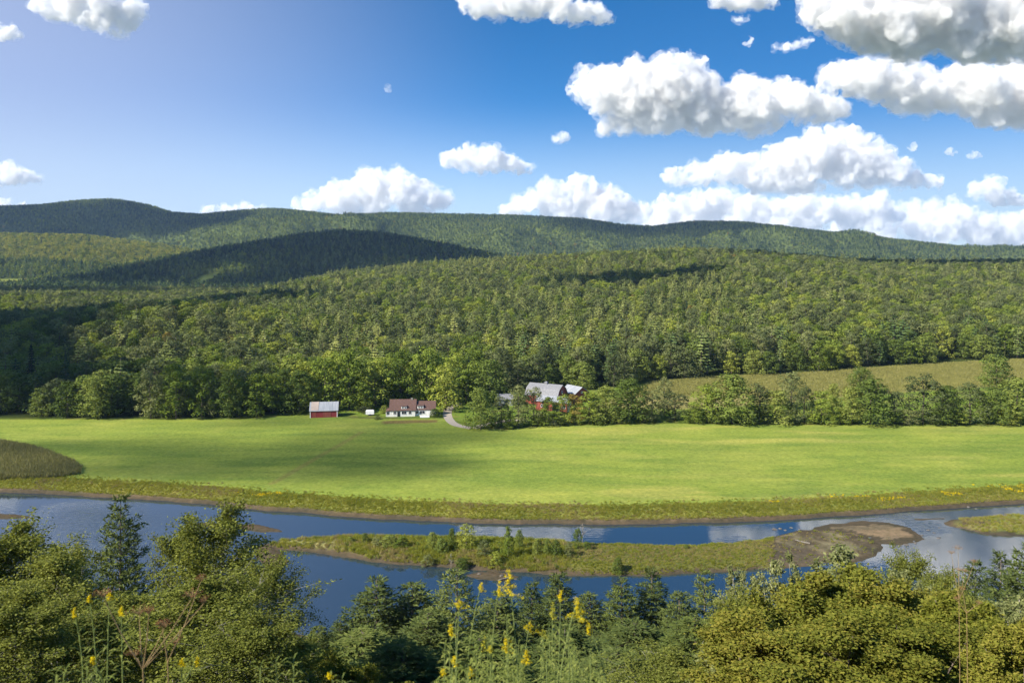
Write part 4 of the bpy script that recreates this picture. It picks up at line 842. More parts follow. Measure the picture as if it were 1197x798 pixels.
NT = [
 ('poplar0', -35, 625, 120, 40, 'poplar cut off by the left border of the picture', 'poplar_tree'),
 ('poplar1', 28, 612, 125, 42, 'tall dense poplar at the far left in front of the river', 'poplar_tree'),
 ('poplar2', 76, 640, 66, 50, 'slimmer poplar between the leftmost poplar and the lone pine', 'poplar_tree'),
 ('poplar1', 58, 640, 110, 37, 'full poplar filling the gap right of the tall far left one', 'poplar_tree'),
 ('poplar2', 20, 690, 130, 27, 'lower poplar thicket tree at the bottom left corner', 'poplar_tree'),
 ('poplar0', 110, 712, 110, 30, 'small poplar below the lone pine', 'poplar_tree'),
 ('npine0', 141, 582, 74, 72, 'lone slender white pine standing up against the river', 'pine_tree'),
 ('poplar0', 216, 606, 80, 46, 'poplar with a thin airy top right of the lone pine', 'poplar_tree'),
 ('poplar1', 266, 592, 112, 42, 'tallest poplar with leafy top over the sandbar', 'poplar_tree'),
 ('poplar2', 312, 655, 78, 40, 'poplar whose drooping side boughs reach over the blue water', 'poplar_tree'),
 ('poplar1', 162, 690, 110, 34, 'bushy poplar in front of the pine trunk', 'poplar_tree'),
 ('poplar0', 236, 680, 150, 29, 'wide poplar at the bottom below the tallest poplar', 'poplar_tree'),
 ('poplar2', 300, 720, 110, 27, 'low poplar right of the wide one at the bottom', 'poplar_tree'),
 ('npine1', 372, 733, 55, 88, 'low dark pine at the foot of the blue water', 'pine_tree'),
 ('npine0', 398, 722, 50, 96, 'small pine left of the paired pines', 'pine_tree'),
 ('npine0', 440, 678, 92, 98, 'left one of the paired pines against blue water', 'pine_tree'),
 ('npine2', 482, 684, 84, 100, 'right one of the paired pines against blue water', 'pine_tree'),
 ('npinelight0', 534, 667, 78, 88, 'open pine with level branches left of the goldenrod', 'pine_tree'),
 ('npinelight1', 424, 738, 112, 62, 'broad pine at the bottom below the paired pines', 'pine_tree'),
 ('npine1', 500, 716, 96, 74, 'bushy pine below the right paired pine', 'pine_tree'),
 ('npine2', 582, 694, 70, 96, 'pine behind the goldenrod on its left side', 'pine_tree'),
 ('npine0', 622, 682, 58, 104, 'narrow pine behind the tallest goldenrod', 'pine_tree'),
 ('npine1', 654, 671, 66, 100, 'dark round topped pine right of the tallest goldenrod', 'pine_tree'),
 ('npine2', 690, 694, 62, 98, 'pine behind the right goldenrod plume', 'pine_tree'),
 ('npinelight1', 726, 677, 58, 96, 'pointed pine right of the goldenrod clump', 'pine_tree'),
 ('npine0', 762, 667, 64, 98, 'highest dark pine in the middle of the pine row', 'pine_tree'),
 ('npinelight0', 824, 667, 56, 94, 'sparse pine with open level branches at the right of the pine row', 'pine_tree'),
 ('npine1', 794, 694, 66, 90, 'lower pine between the highest and the sparse one', 'pine_tree'),
 ('npine2', 742, 728, 104, 66, 'wide pine at the bottom under the pine row', 'pine_tree'),
 ('npinelight1', 812, 722, 92, 62, 'pale pine left of the olive thicket', 'pine_tree'),
 ('npine0', 660, 735, 110, 60, 'wide dark pine at the bottom behind the goldenrod leaves', 'pine_tree'),
 ('npine1', 1140, 657, 60, 74, 'left one of the dark pines at the right border', 'pine_tree'),
 ('npine0', 1170, 648, 66, 70, 'middle one of the dark pines at the right border', 'pine_tree'),
 ('npine2', 1200, 638, 74, 66, 'tallest dark pine at the right border', 'pine_tree'),
 ('pale0', 853, 668, 42, 46, 'wispy pale willow at the left of the pale row', 'willow_tree'),
 ('pale1', 880, 662, 40, 44, 'wispy pale willow with whitish leaves before the water', 'willow_tree'),
 ('pale0', 902, 650, 44, 42, 'slim pale willow before the dark gravel', 'willow_tree'),
 ('pale1', 934, 656, 46, 42, 'pale willow leaning over the olive thicket', 'willow_tree'),
 ('pale0', 984, 632, 74, 40, 'highest pale grey green willow before the gravel bar', 'willow_tree'),
 ('pale1', 1018, 655, 60, 38, 'pale willow right of the highest one', 'willow_tree'),
 ('poplar1', 1062, 645, 70, 44, 'grey green poplar before the bright water at the right', 'poplar_tree'),
 ('poplar2', 1100, 664, 62, 40, 'small poplar beside the brown dried stalk', 'poplar_tree'),
 ('pale1', 958, 668, 40, 33, 'slender pale shoots rising from the olive thicket left of its middle', 'willow_tree'),
 ('pale0', 1040, 662, 44, 33, 'slender pale shoots rising from the middle of the olive thicket', 'willow_tree'),
 ('pale1', 1086, 672, 40, 30, 'pale shoots left of the brown dried stalk', 'willow_tree'),
 ('poplar2', 868, 690, 60, 34, 'thin grey green poplar at the left edge of the thicket', 'poplar_tree'),
 ('poplar1', 1128, 686, 60, 30, 'thin poplar right of the brown dried stalk', 'poplar_tree'),
 ('olive0', 880, 694, 130, 29, 'olive oak bush at the left of the big thicket', 'oak_bush'),
 ('olive1', 950, 682, 140, 30, 'rusty tinged oak bush in the middle of the big thicket', 'oak_bush'),
 ('olive0', 1020, 674, 160, 29, 'broad oak bush on top of the big thicket', 'oak_bush'),
 ('olive1', 1090, 690, 140, 27, 'oak bush under the small right poplar', 'oak_bush'),
 ('olive1', 905, 728, 150, 20, 'low oak bush at the bottom left of the thicket', 'oak_bush'),
 ('olive0', 985, 720, 170, 19, 'low wide oak bush at the bottom of the thicket', 'oak_bush'),
 ('olive1', 1070, 724, 150, 19, 'low oak bush with reddish leaves at the bottom right', 'oak_bush'),
 ('yellowgreen0', 1150, 710, 120, 22, 'yellow green sapling clump near the right bottom corner', 'oak_bush'),
 ('yellowgreen0', 1195, 722, 100, 17, 'yellow green bush in the right bottom corner', 'oak_bush'),
 ('pale1', 1165, 690, 70, 32, 'greyish willow below the dark right pines', 'willow_tree'),
 ('pale0', 1195, 688, 60, 30, 'greyish willow at the right border', 'willow_tree'),
 ('pale1', 836, 742, 90, 30, 'pale leafed willow at the bottom left of the thicket', 'willow_tree'),
 ('poplar0', 345, 748, 90, 32, 'low leafy bush tree at the bottom left of the paired pines', 'poplar_tree'),
 ('olive0', 385, 762, 90, 30, 'low olive bush at the bottom under the small pine', 'oak_bush'),
 ('npine2', 470, 752, 120, 46, 'low bottom pine seen from above left of the goldenrod', 'pine_tree'),
 ('npinelight1', 560, 745, 120, 48, 'light needled pine hidden among the goldenrod leaves', 'pine_tree'),
 ('npine1', 720, 762, 120, 42, 'low dark pine at the bottom right of the goldenrod', 'pine_tree'),
 ('poplar2', 790, 766, 110, 30, 'low poplar bush at the bottom between pines and thicket', 'poplar_tree'),
]
for a in NT: put_near(*a, cat='bush' if a[6] == 'oak_bush' else 'tree', group=G1)

# ------------------------------------------------------------------ island plants
def ray_low(px, py, z=1.1): Y = FPX*(EYE-z)/(py-HORIZ); return wx(px, Y), Y
IT = [(545,640,612,21,'bright','little flat topped tree on the island'),(594,652,614,15,'bright','slim light green sapling near the island middle'),(607,641,618,9,'broad','small round sapling next to the slim one'),(528,640,616,10,'broad','pointed sapling on the left half of the island'),(427,634,622,8,'broad','tiny tree at the left end of the island'),(409,634,626,8,'broad','small bush at the left tip of the island'),(675,640,616,11,'bright','lone slim sapling right of the island middle'),(505,641,621,13,'broad','dark leafy bush on the island back'),(516,646,628,16,'broad','dense bush on the left half of the island'),(455,638,624,20,'broad','wide low bush at the left of the island'),(470,640,626,18,'bright','light low bush at the left of the island'),(440,638,627,14,'dull','dull low bush near the island tip'),(566,650,630,16,'dull','dull bush under the flat topped tree'),(628,648,628,12,'broad','bush right of the slim sapling'),(639,648,629,12,'broad','twin bush right of the slim sapling'),(650,650,630,13,'broad','third rounded bush right of the slim sapling'),(665,650,632,14,'dull','dull bush beside the lone slim sapling'),(722,664,645,14,'broad','dark bush on the right half of the island front'),(580,656,640,14,'bright','leafy low bush at the island front'),(500,655,640,14,'dull','low bush at the island front left'),(540,658,644,16,'broad','dark low bush at the island front'),(802,641,635,6,'broad','tiny dark bush on the far rim of the island'),(686,642,632,9,'broad','little bush on the right side of the lone sapling')]
for i, (a, b, c, d, k, l) in enumerate(IT): put(a, b, c, d, k, l, 'shrub' if 'bush' in l else 'tree', seed=i, group='plants of the river island', name='shrub' if 'bush' in l else 'young_tree')

M['rock'] = plain('wet_rock', (0.16, 0.145, 0.125), (0.07, 0.062, 0.055), 3, .8, .6)
def rock_mesh(seed):
    v, f = None, None
    import bmesh
    bm = bmesh.new(); bmesh.ops.create_icosphere(bm, subdivisions=2, radius=.5); r = random.Random(seed)
    for q in bm.verts: q.co *= 1 + .45*mnoise.noise(q.co*2.2 + Vector((seed*3.1, 0, 0))); q.co.z *= .55
    me = bpy.data.meshes.new('rock'); bm.to_mesh(me); bm.free(); me.materials.append(M['rock']); return me
rocks = [rock_mesh(i) for i in range(4)]
RK = [(906,618,1.3),(912,617,1.0),(918,619,.8),(925,616,.9),(935,618,.7),(1085,619,.9),(1092,622,.7),(1078,625,.8),(1097,628,1.0),(1070,634,.8),(1060,636,1.1),(1052,637,.8),(1046,638,.9),(1098,616,.6),(300,644,1.0),(318,655,.9),(330,659,.8),(312,662,1.1),(560,671,.8),(586,674,.9),(603,676,.7),(1132,592,.9),(1141,594,.7)]
for i, (px, py, q) in enumerate(RK):
    x_, y_ = ray_low(px, py, .1); z_ = max(ground_z(x_, y_), -.05); o = obj('rock', rocks[i % 4], None, (x_, y_, z_+.03)); o.scale = (q, q*.8, q*.8); o.rotation_euler = (0, 0, i*1.9)
    where = 'dark gravel at the island end' if px > 900 and px < 940 else ('riffle beside the gravel bar' if 1040 < px < 1110 else ('left mud spit' if px < 340 else ('small bar under the island' if px < 700 else 'far bank at the right')))
    tag(o, ('large' if q > .95 else ('middling' if q > .75 else 'small')) + ' dark river stone on the ' + where, 'rock', 'river stones')
M['deadwood'] = plain('dead_wood', (0.27, 0.245, 0.21), (0.15, 0.135, 0.115), 5, .9, .4)
def driftwood(px, py, ln, rz, label):
    x_, y_ = ray_low(px, py, .6); z_ = max(ground_z(x_, y_), .02); t = empty('driftwood', (x_, y_, z_), rz); mb = MB()
    mb.tube([(-ln/2, 0, .12), (0, .12, .22), (ln/2, .05, .35)], [.16, .13, .07], 7); mb.build('log', M['deadwood'], t)
    b_ = MB(); b_.tube([(ln*.1, .1, .25), (ln*.25, .5, .7), (ln*.3, .7, 1.1)], [.06, .04, .015], 5); b_.tube([(-ln*.2, .1, .2), (-ln*.3, -.4, .6)], [.05, .02], 5); b_.build('branch', M['deadwood'], t); tag(t, label, 'driftwood')
driftwood(938, 634, 3.0, 2.6, 'driftwood snag lying on the mud of the island end'); driftwood(590, 674, 2.6, .4, 'short log on the small bar under the island')
def snag(px, top, Y, label, seed, H_=None):
    X0 = wx(px, Y); zg = ground_z(X0, Y); H_ = H_ or wz(top, Y) - zg; r = random.Random(seed); t = empty('dead_tree', (X0, Y, zg)); mb = MB(); n_ = 7
    mb.tube([(r.uniform(-.1, .1), r.uniform(-.1, .1), H_*k/n_) for k in range(n_+1)], [H_*.014*(1-.85*k/n_) for k in range(n_+1)], 6); mb.build('trunk', M['deadwood'], t); b_ = MB()
    for k in range(13):
        z = H_*r.uniform(.35, .95); a = k*2.4; l = H_*.24*(1.2-z/H_); b_.tube([(0, 0, z), (math.cos(a)*l*.6, math.sin(a)*l*.6, z+l*.35), (math.cos(a)*l, math.sin(a)*l, z+l*.9)], [.07, .05, .02], 4)
    b_.build('branches', M['deadwood'], t); tag(t, label, 'dead tree')
snag(919, 322, 640, 'whitish dead tree standing in the middle slope wood', 3); snag(1071, 314, 760, 'bare grey snag high in the right wood', 4); snag(527, 640, 160, 'thin dead stem on the island', 5, 3.2); snag(681, 612, 172, 'bare leaning stem beside the lone slim sapling', 6, 4.5)

# tufts: grass, weeds, corn, undergrowth
def tuft_mesh(name, seed, n, h, w_, wid, m, lean=.35, flowers=None):
    r = np.random.default_rng(seed); c = np.c_[r.normal(size=(n, 2))*w_, np.zeros(n)]; ax = np.c_[r.normal(size=(n, 2))*lean, np.ones(n)]
    return leaf_mesh(name, [leaf_quads(c, np.c_[r.normal(size=(n, 2)), r.uniform(0, .3, n)], r.uniform(.6, 1.1, n)*h, wid, r, axis=ax, blade=True)], m)
M['grass'] = leaf_mat('blade_green', (0.21, 0.225, 0.042), (0.30, 0.305, 0.06), (0.38, 0.36, 0.09), .45, .6, island=.4)
M['grassdry'] = leaf_mat('blade_dry', (0.20, 0.165, 0.07), (0.29, 0.25, 0.10), (0.38, 0.33, 0.15), .3, .5)
M['grassdark'] = leaf_mat('blade_dark', (0.16, 0.19, 0.034), (0.225, 0.25, 0.045), (0.30, 0.31, 0.06), .45, .5)
M['flower'] = leaf_mat('florets', (0.52, 0.42, 0.012), (0.70, 0.56, 0.016), (0.80, 0.66, 0.04), .25, .2)
M['flowergreen'] = leaf_mat('green_florets', (0.35, 0.34, 0.04), (0.50, 0.45, 0.05), (0.60, 0.50, 0.05), .25, .2)
M['corn'] = leaf_mat('corn_leaf', (0.13, 0.14, 0.05), (0.19, 0.19, 0.07), (0.27, 0.25, 0.10), .25, .5)
M['corntop'] = leaf_mat('strip_crop', (0.17, 0.175, 0.055), (0.24, 0.235, 0.075), (0.31, 0.29, 0.10), .25, .5)
tcol = bpy.data.collections.new('sources_tufts')
def src(col, i, me): col.objects.link(bpy.data.objects.new('t%03d' % i, me))
src(tcol, 0, tuft_mesh('tuft_a', 1, 54, .95, .32, .075, M['grass'])); src(tcol, 1, tuft_mesh('tuft_b', 2, 54, 1.1, .30, .07, M['grassdark'])); src(tcol, 2, tuft_mesh('tuft_c', 3, 50, 1.15, .28, .06, M['grassdry']))
src(tcol, 3, leaf_mesh('tuft_d', crown_far(700, 1.1, .7, .02, 8, 16, .17), M['broad'])); src(tcol, 4, tuft_mesh('tuft_e', 5, 30, 1.0, .3, .3, M['flower'])); src(tcol, 5, leaf_mesh('tuft_f', crown_far(701, 1.3, .8, .02, 8, 16, .2), M['bright']))
def scatter_pts(name, x, y, idx, s, label, col=tcol, sz=None, dz=-.03):
    z = height(x, y) + dz; n = len(x); s = np.asarray(s)*np.ones(n); return scatter(name, np.c_[x, y, z], np.c_[s, s, s if sz is None else sz], np.c_[RNG.normal(size=(n, 2))*.08, RNG.uniform(0, 6.28, n)], idx, col, label)
# rough bank strip
n = 40000; x = RNG.uniform(-180, 190, n); d = RNG.uniform(.9, 9.5, n)**1.0; y = yfar(x) + d; k = fbm(x*.08, y*.15, 91)*2 + RNG.uniform(0, 1, n)
keep = (RNG.uniform(0, 1, n) < (1 - sst(4.5, 9.5, d)*.97)); x, y, d, k = x[keep], y[keep], d[keep], k[keep]
i_ = np.where(k < .20, 1, np.where(k < 1.0, 0, 2)); wd = RNG.uniform(0, 1, len(x)); i_[wd > .985] = 3
pxs = 598.5 + FPX*x/y; gold = (fbm(x*.10, y*.3, 95) > .16) & (d > 4) & (wd > .25) & ((pxs > 900) | ((pxs > 270) & (pxs < 330)) | (np.abs(pxs-95) < 12)); i_[gold & (wd < .75)] = 4
scatter_pts('bank_grass', x, y, i_, (.24 + .36*RNG.uniform(0, 1, len(x))**3) * np.where(d < 3, .8, 1) * np.where(i_ == 4, .8, 1), 'rough uncut grass and weeds along the far river bank')
# island grass
n = 42000; x = RNG.uniform(-62, 95, n); y = RNG.uniform(145, 183, n); s_ = sdist(x, y, ISL); pxs = 598.5+FPX*x/y
keep = (s_ + 2.4*fbm(x*.35, y*.35, 123) > .9) & ((pxs < 905) | (RNG.uniform(0, 1, n) > .9)) & ((pxs > 400) | (RNG.uniform(0, 1, n) > .5)); x, y, s_, pxs = x[keep], y[keep], s_[keep], pxs[keep]
k = fbm(x*.12, y*.2, 97)*2.2 + RNG.uniform(0, 1, len(x)); brown = (pxs > 660) & (s_ > 4)
i_ = np.where(k < .45, 1, np.where(k < 1.0, 0, 2)); i_ = np.where(brown & (RNG.uniform(0, 1, len(x)) > .55), 2, i_); i_[RNG.uniform(0, 1, len(x)) > (.93)] = 3; i_[(pxs > 440) & (pxs < 600) & (s_ > 4) & (RNG.uniform(0, 1, len(x)) > .86)] = 5
scatter_pts('island_grass', x, y, i_, np.where(pxs > 660, .55, 1)*(.38 + .55*RNG.uniform(0, 1, len(x))**2), 'grass and low weeds on the river island')
n = 6000; x = RNG.uniform(80, 170, n); y = RNG.uniform(165, 200, n); keep = (sdist(x, y, SPIT) > 1.0) & (598.5+FPX*x/y > 1122); x, y = x[keep], y[keep]
scatter_pts('spit_grass', x, y, np.where(RNG.uniform(0, 1, len(x)) > .4, 0, 2), .6, 'grass on the gravel spit at the right')
# corn field corner
cxy = jitter(205, 262, .62, .35, .75); ks = sdist(cxy[:,0], cxy[:,1], CORN) > 0; cxy = cxy[ks]
ccol = bpy.data.collections.new('sources_corn'); src(ccol, 0, tuft_mesh('corn_a', 11, 16, 1.45, .10, .10, M['corn'], .28)); src(ccol, 1, tuft_mesh('corn_b', 12, 16, 1.6, .12, .09, M['corn'], .3))
scatter_pts('corn_crop', cxy[:,0], cxy[:,1], RNG.integers(0, 2, len(cxy)), RNG.uniform(.85, 1.1, len(cxy)), 'ripening corn in the rounded field corner at the left', ccol)
# low crop of the strip field
sxy = jitter(335, 470, 1.7, .5, .75); ks = sdist(sxy[:,0], sxy[:,1], STRIPW) > 1.0; sxy = sxy[ks]
scol = bpy.data.collections.new('sources_strip'); src(scol, 0, tuft_mesh('strip_a', 13, 30, .95, .55, .22, M['corntop'], .5))
scatter_pts('strip_crop', sxy[:,0], sxy[:,1], np.zeros(len(sxy)), RNG.uniform(.85, 1.1, len(sxy)), 'tan ripening crop of the strip field above the hedgerow', scol)
# undergrowth of the near slope
ucol = bpy.data.collections.new('sources_under')
for i, (mk, sd) in enumerate([('poplar', 1), ('olive', 2), ('npinelight', 3), ('pale', 4)]):
    ch, mb = grow(600+sd, 1.5, 1.2, .03, 12, 5, 4, 12, .13, up=.6, spread=.08, stems=3, env=.5); src(ucol, i, leaf_mesh('under_%d' % i, ch, M[mk]))
n = 6500; y = RNG.uniform(30, 127, n)**1.0; x = RNG.uniform(-1, 1, n)*(.72*y+6); pxs = 598.5+FPX*x/y
i_ = np.where(pxs > 840, 1, np.where((pxs > 380), 2, 0)); i_ = np.where(RNG.uniform(0, 1, n) > .72, RNG.integers(0, 4, n), i_)
lim = 62 - .53*y - 0.4; zg = height(x, y); s_ = RNG.uniform(.5, 1.1, n)
ok = y < ynear(x) - 1.5
scatter_pts('undergrowth', x[ok], y[ok], i_[ok], s_[ok], 'tangled undergrowth between the trees of the near slope', ucol)

# ------------------------------------------------------------------ goldenrod and dried stalks close to the viewer
M['stem'] = plain('green_stem', (0.20, 0.24, 0.07), (0.13, 0.17, 0.05), 8, .6)
M['stemdry'] = plain('dry_stem', (0.30, 0.21, 0.10), (0.20, 0.14, 0.06), 8, .8)
M['grleaf'] = leaf_mat('goldenrod_leaf', (0.11, 0.145, 0.026), (0.19, 0.225, 0.045), (0.32, 0.34, 0.09), .35, .3, gloss=.02, island=.7)
M['drybloom'] = leaf_mat('dried_bloom', (0.16, 0.07, 0.035), (0.24, 0.12, 0.06), (0.32, 0.19, 0.09), .2, .2)
def goldenrod(px, py, Y, size, wpx, style, label, seed, length=1.3, cat='goldenrod', mk='flower', leafk=1.0):
    """px, py: top of the flower head; size and wpx its height and width in the photo"""
    r = np.random.default_rng(seed); u = Y/FPX; top = np.array([wx(px, Y), Y, wz(py, Y)]); gz = ground_z(top[0], Y); Ln = top[2]-gz
    root = empty('goldenrod', (top[0]+r.normal()*.06, Y, gz)); base = np.array(root.location); T = top-base
    st = MB(); bend = r.normal(size=2)*.05; P_ = [np.array([T[0]*t**1.5 + bend[0]*math.sin(3.1*t), T[1]*t + bend[1]*math.sin(3.1*t), Ln*t]) for t in np.linspace(0, 1, 12)]
    st.tube(P_, [.0052*(1-.6*t) for t in np.linspace(0, 1, 12)], 5); 
    def at_(t): k = min(10, int(t*11)); f = t*11-k; return P_[k]*(1-f) + P_[k+1]*f
    fl = []; hh = size*u*.95; ww = wpx*u*.86
    nb = {'plume': 13, 'cluster': 7, 'tuft': 4}[style]
    for i in range(nb):
        t = i/max(1, nb-1); p = P_[-1] - np.array([0, 0, hh*(1-t)*.85]); az = i*2.4 + r.uniform(-.4, .4)
        l = ww*.5*(1.05-t*.85)*r.uniform(.75, 1.15); d = np.array([math.cos(az), math.sin(az)*.8, .42 if style != 'cluster' else .75])
        q = [p + d*l*s + np.array([0, 0, -.22*l*s*s*2]) for s in np.linspace(0, 1, 5)]; st.tube(q, [.0016]*5, 3, cap=False)
        n = int(30 + 52*l/.08); s = r.uniform(.12, 1.05, n); q = np.array(q); c = np.stack([np.interp(s, np.linspace(0, 1, 5), q[:, a]) for a in range(3)], -1) + r.normal(size=(n, 3))*.0042 + np.array([0, 0, .004])
        fl.append(leaf_quads(c, r.normal(size=(n, 3)) + [0, 0, .6], r.uniform(.0035, .0062, n), .8, r))
    if style != 'cluster':
        n = 60; s = r.uniform(0, 1, n)**.8; c = P_[-1] - np.c_[np.zeros((n, 2)), s*hh*.8] + r.normal(size=(n, 3))*.005; fl.append(leaf_quads(c, r.normal(size=(n, 3)) + [0, 0, .5], .008, .8, r))
    st.build('stem', M['stem'], root); obj('flower_head', leaf_mesh('flower_head', fl, M[mk]), root)
    nl = int(26*leafk); ts = np.linspace(.30, 1-hh/Ln*.8, nl); c = np.array([at_(t) for t in ts]); az = np.arange(nl)*2.4 + r.uniform(-.3, .3, nl)
    ax = np.c_[np.cos(az), np.sin(az), r.uniform(.1, .65, nl)]; L_ = (.055 + .045*(1-ts))*r.uniform(.8, 1.2, nl); nr = np.c_[-np.cos(az)*.4, -np.sin(az)*.4, np.ones(nl)] + r.normal(size=(nl, 3))*.2
    # each leaf in two bent halves
    a = unit(ax); b = unit(np.cross(nr, a)); dn = np.array([0, 0, -1.]); Lc = L_[:, None]; wv = Lc*.062
    p0 = c; p1 = c + a*Lc*.5; p2 = c + a*Lc + dn*Lc*.28
    V1 = np.stack([p0 - b*wv*.3, p0 + b*wv*.3, p1 + b*wv, p1 - b*wv], 1); V2 = np.stack([p1 - b*wv, p1 + b*wv, p2 + b*wv*.1, p2 - b*wv*.1], 1)
    obj('leaves', leaf_mesh('leaves', [V1.reshape(-1, 3), V2.reshape(-1, 3)], M['grleaf']), root); tag(root, label, cat, 'goldenrod plants close to the viewer'); return root
GR = [
 (595, 668, 4.0, 36, 34, 'plume', 'tallest goldenrod with a steep pointed plume in front of the water'),
 (584, 681, 4.2, 20, 12, 'tuft', 'narrow goldenrod tip just left of the tallest plume'),
 (563, 683, 4.3, 11, 15, 'tuft', 'goldenrod with a single round head left of the tallest plume'),
 (537, 703, 4.1, 13, 24, 'cluster', 'goldenrod with a flat spreading head left of the round one'),
 (527, 732, 4.2, 14, 14, 'tuft', 'goldenrod leaning left below the flat spreading head'),
 (531, 768, 3.8, 11, 9, 'tuft', 'small goldenrod tip low at the left of the clump'),
 (518, 783, 3.8, 7, 7, 'tuft', 'lowest goldenrod bud at the left of the clump'),
 (551, 783, 3.9, 8, 8, 'tuft', 'low goldenrod bud right of the lowest one'),
 (592, 744, 4.3, 24, 22, 'plume', 'drooping goldenrod plume in the middle of the clump'),
 (566, 746, 4.4, 18, 14, 'tuft', 'faint goldenrod left of the drooping plume'),
 (619, 730, 4.5, 14, 28, 'cluster', 'goldenrod with flat arms right of the drooping plume'),
 (616, 762, 4.2, 18, 16, 'plume', 'thin goldenrod plume under the flat armed one'),
 (655, 692, 4.2, 12, 14, 'tuft', 'goldenrod head at the upper right of the clump'),
 (646, 706, 4.3, 22, 12, 'tuft', 'greenish goldenrod tip under the upper right head'),
 (676, 700, 4.0, 32, 32, 'plume', 'wide airy goldenrod plume at the right of the clump'),
 (687, 730, 4.1, 13, 9, 'tuft', 'small goldenrod head under the wide airy plume'),
 (635, 738, 4.5, 10, 14, 'cluster', 'yellow green goldenrod between clump middle and right'),
 (573, 757, 4.0, 6, 7, 'tuft', 'tiny goldenrod bud beneath the faint goldenrod'),
 (104, 697, 4.4, 8, 7, 'tuft', 'goldenrod bud second from left in the left group'),
 (128, 696, 4.3, 9, 17, 'cluster', 'goldenrod with the widest head in the left group'),
 (142, 711, 4.2, 9, 9, 'tuft', 'rightmost goldenrod of the left group'),
 (86, 712, 4.4, 12, 6, 'tuft', 'leftmost goldenrod of the left group'),
 (108, 769, 4.0, 8, 8, 'tuft', 'short goldenrod low in the left group'),
 (213, 772, 4.0, 7, 7, 'tuft', 'small goldenrod bud below the dried umbels'),
 (231, 770, 4.0, 9, 5, 'tuft', 'narrow goldenrod bud right of the dried umbels'),
 (384, 788, 3.8, 5, 8, 'tuft', 'goldenrod bud at the bottom border'),
 (1026, 716, 12.0, 6, 5, 'tuft', 'lone yellow bud in the olive thicket')]
for i, (px, py, Y, sz, w_, st_, lab) in enumerate(GR[:-1]): goldenrod(px, py, Y, sz, w_, st_, lab, 800+i, mk='flowergreen' if 'green' in lab or 'faint' in lab else 'flower', leafk=1.5 if px < 160 else 1.1)
# leafy stems without bloom that fill the clump
def leafy_stem(px, py, Y, label, seed, n=34):
    r = np.random.default_rng(seed); tp = np.array([wx(px, Y), Y, wz(py, Y)]); gz = ground_z(tp[0], Y); root = empty('leafy_stem', (tp[0], Y, gz)); Ln = tp[2]-gz
    st = MB(); le = r.normal(size=2)*.07; P_ = np.array([[le[0]*math.sin(2*t)-le[0]*math.sin(2), le[1]*t, Ln*t] for t in np.linspace(0, 1, 9)]); st.tube(P_, [.005*(1-.7*t) for t in np.linspace(0, 1, 9)], 5); st.build('stem', M['stem'], root)
    ts = np.linspace(.35, 1, n); c = np.stack([np.interp(ts, np.linspace(0, 1, 9), P_[:, a]) for a in range(3)], -1); az = np.arange(n)*2.4; ax = np.c_[np.cos(az), np.sin(az), r.uniform(.2, .9, n)]
    a = unit(ax); nr = np.c_[-np.cos(az)*.4, -np.sin(az)*.4, np.ones(n)]; b = unit(np.cross(nr, a)); Lc = (r.uniform(.06, .11, n)*(1.15-ts*.45))[:, None]; wv = Lc*.072; dn = np.array([0, 0, -1.])
    p1 = c + a*Lc*.5; p2 = c + a*Lc + dn*Lc*.35
    V1 = np.stack([c - b*wv*.3, c + b*wv*.3, p1 + b*wv, p1 - b*wv], 1); V2 = np.stack([p1 - b*wv, p1 + b*wv, p2 + b*wv*.1, p2 - b*wv*.1], 1)
    obj('leaves', leaf_mesh('leaves', [V1.reshape(-1, 3), V2.reshape(-1, 3)], M['grleaf']), root); tag(root, label, 'weed', 'leafy stems without bloom'); return root
r = np.random.default_rng(5)
for i in range(46):
    px = r.uniform(520, 700); py = 722 + abs(px-605)*.25 + r.uniform(0, 60); hz3 = 'upper' if py < 750 else ('middle' if py < 775 else 'low')
    leafy_stem(px, py, r.uniform(3.9, 5.6), '%s unflowered leafy stem %s the goldenrod clump' % (hz3, 'at the left side of' if px < 565 else ('just left of the middle of' if px < 610 else ('just right of the middle of' if px < 650 else 'at the right side of'))), 900+i)
for i, (px, py) in enumerate([(300,782),(318,778),(334,784),(352,788),(62,786),(76,780),(98,776),(120,782),(360,792),(400,790)]): leafy_stem(px, py, 3.9 + .1*(i % 4), ['broad tipped leafy stem at the bottom border','leafy stem at the foot of the left goldenrod group'][1 if px < 130 else 0], 980+i)
for i, (px, py) in enumerate([(668,772),(690,764),(640,768),(574,776),(600,780),(548,770),(700,784)]): leafy_stem(px, py, 3.6, 'large unflowered stem standing nearest in the goldenrod clump', 995+i, 26)
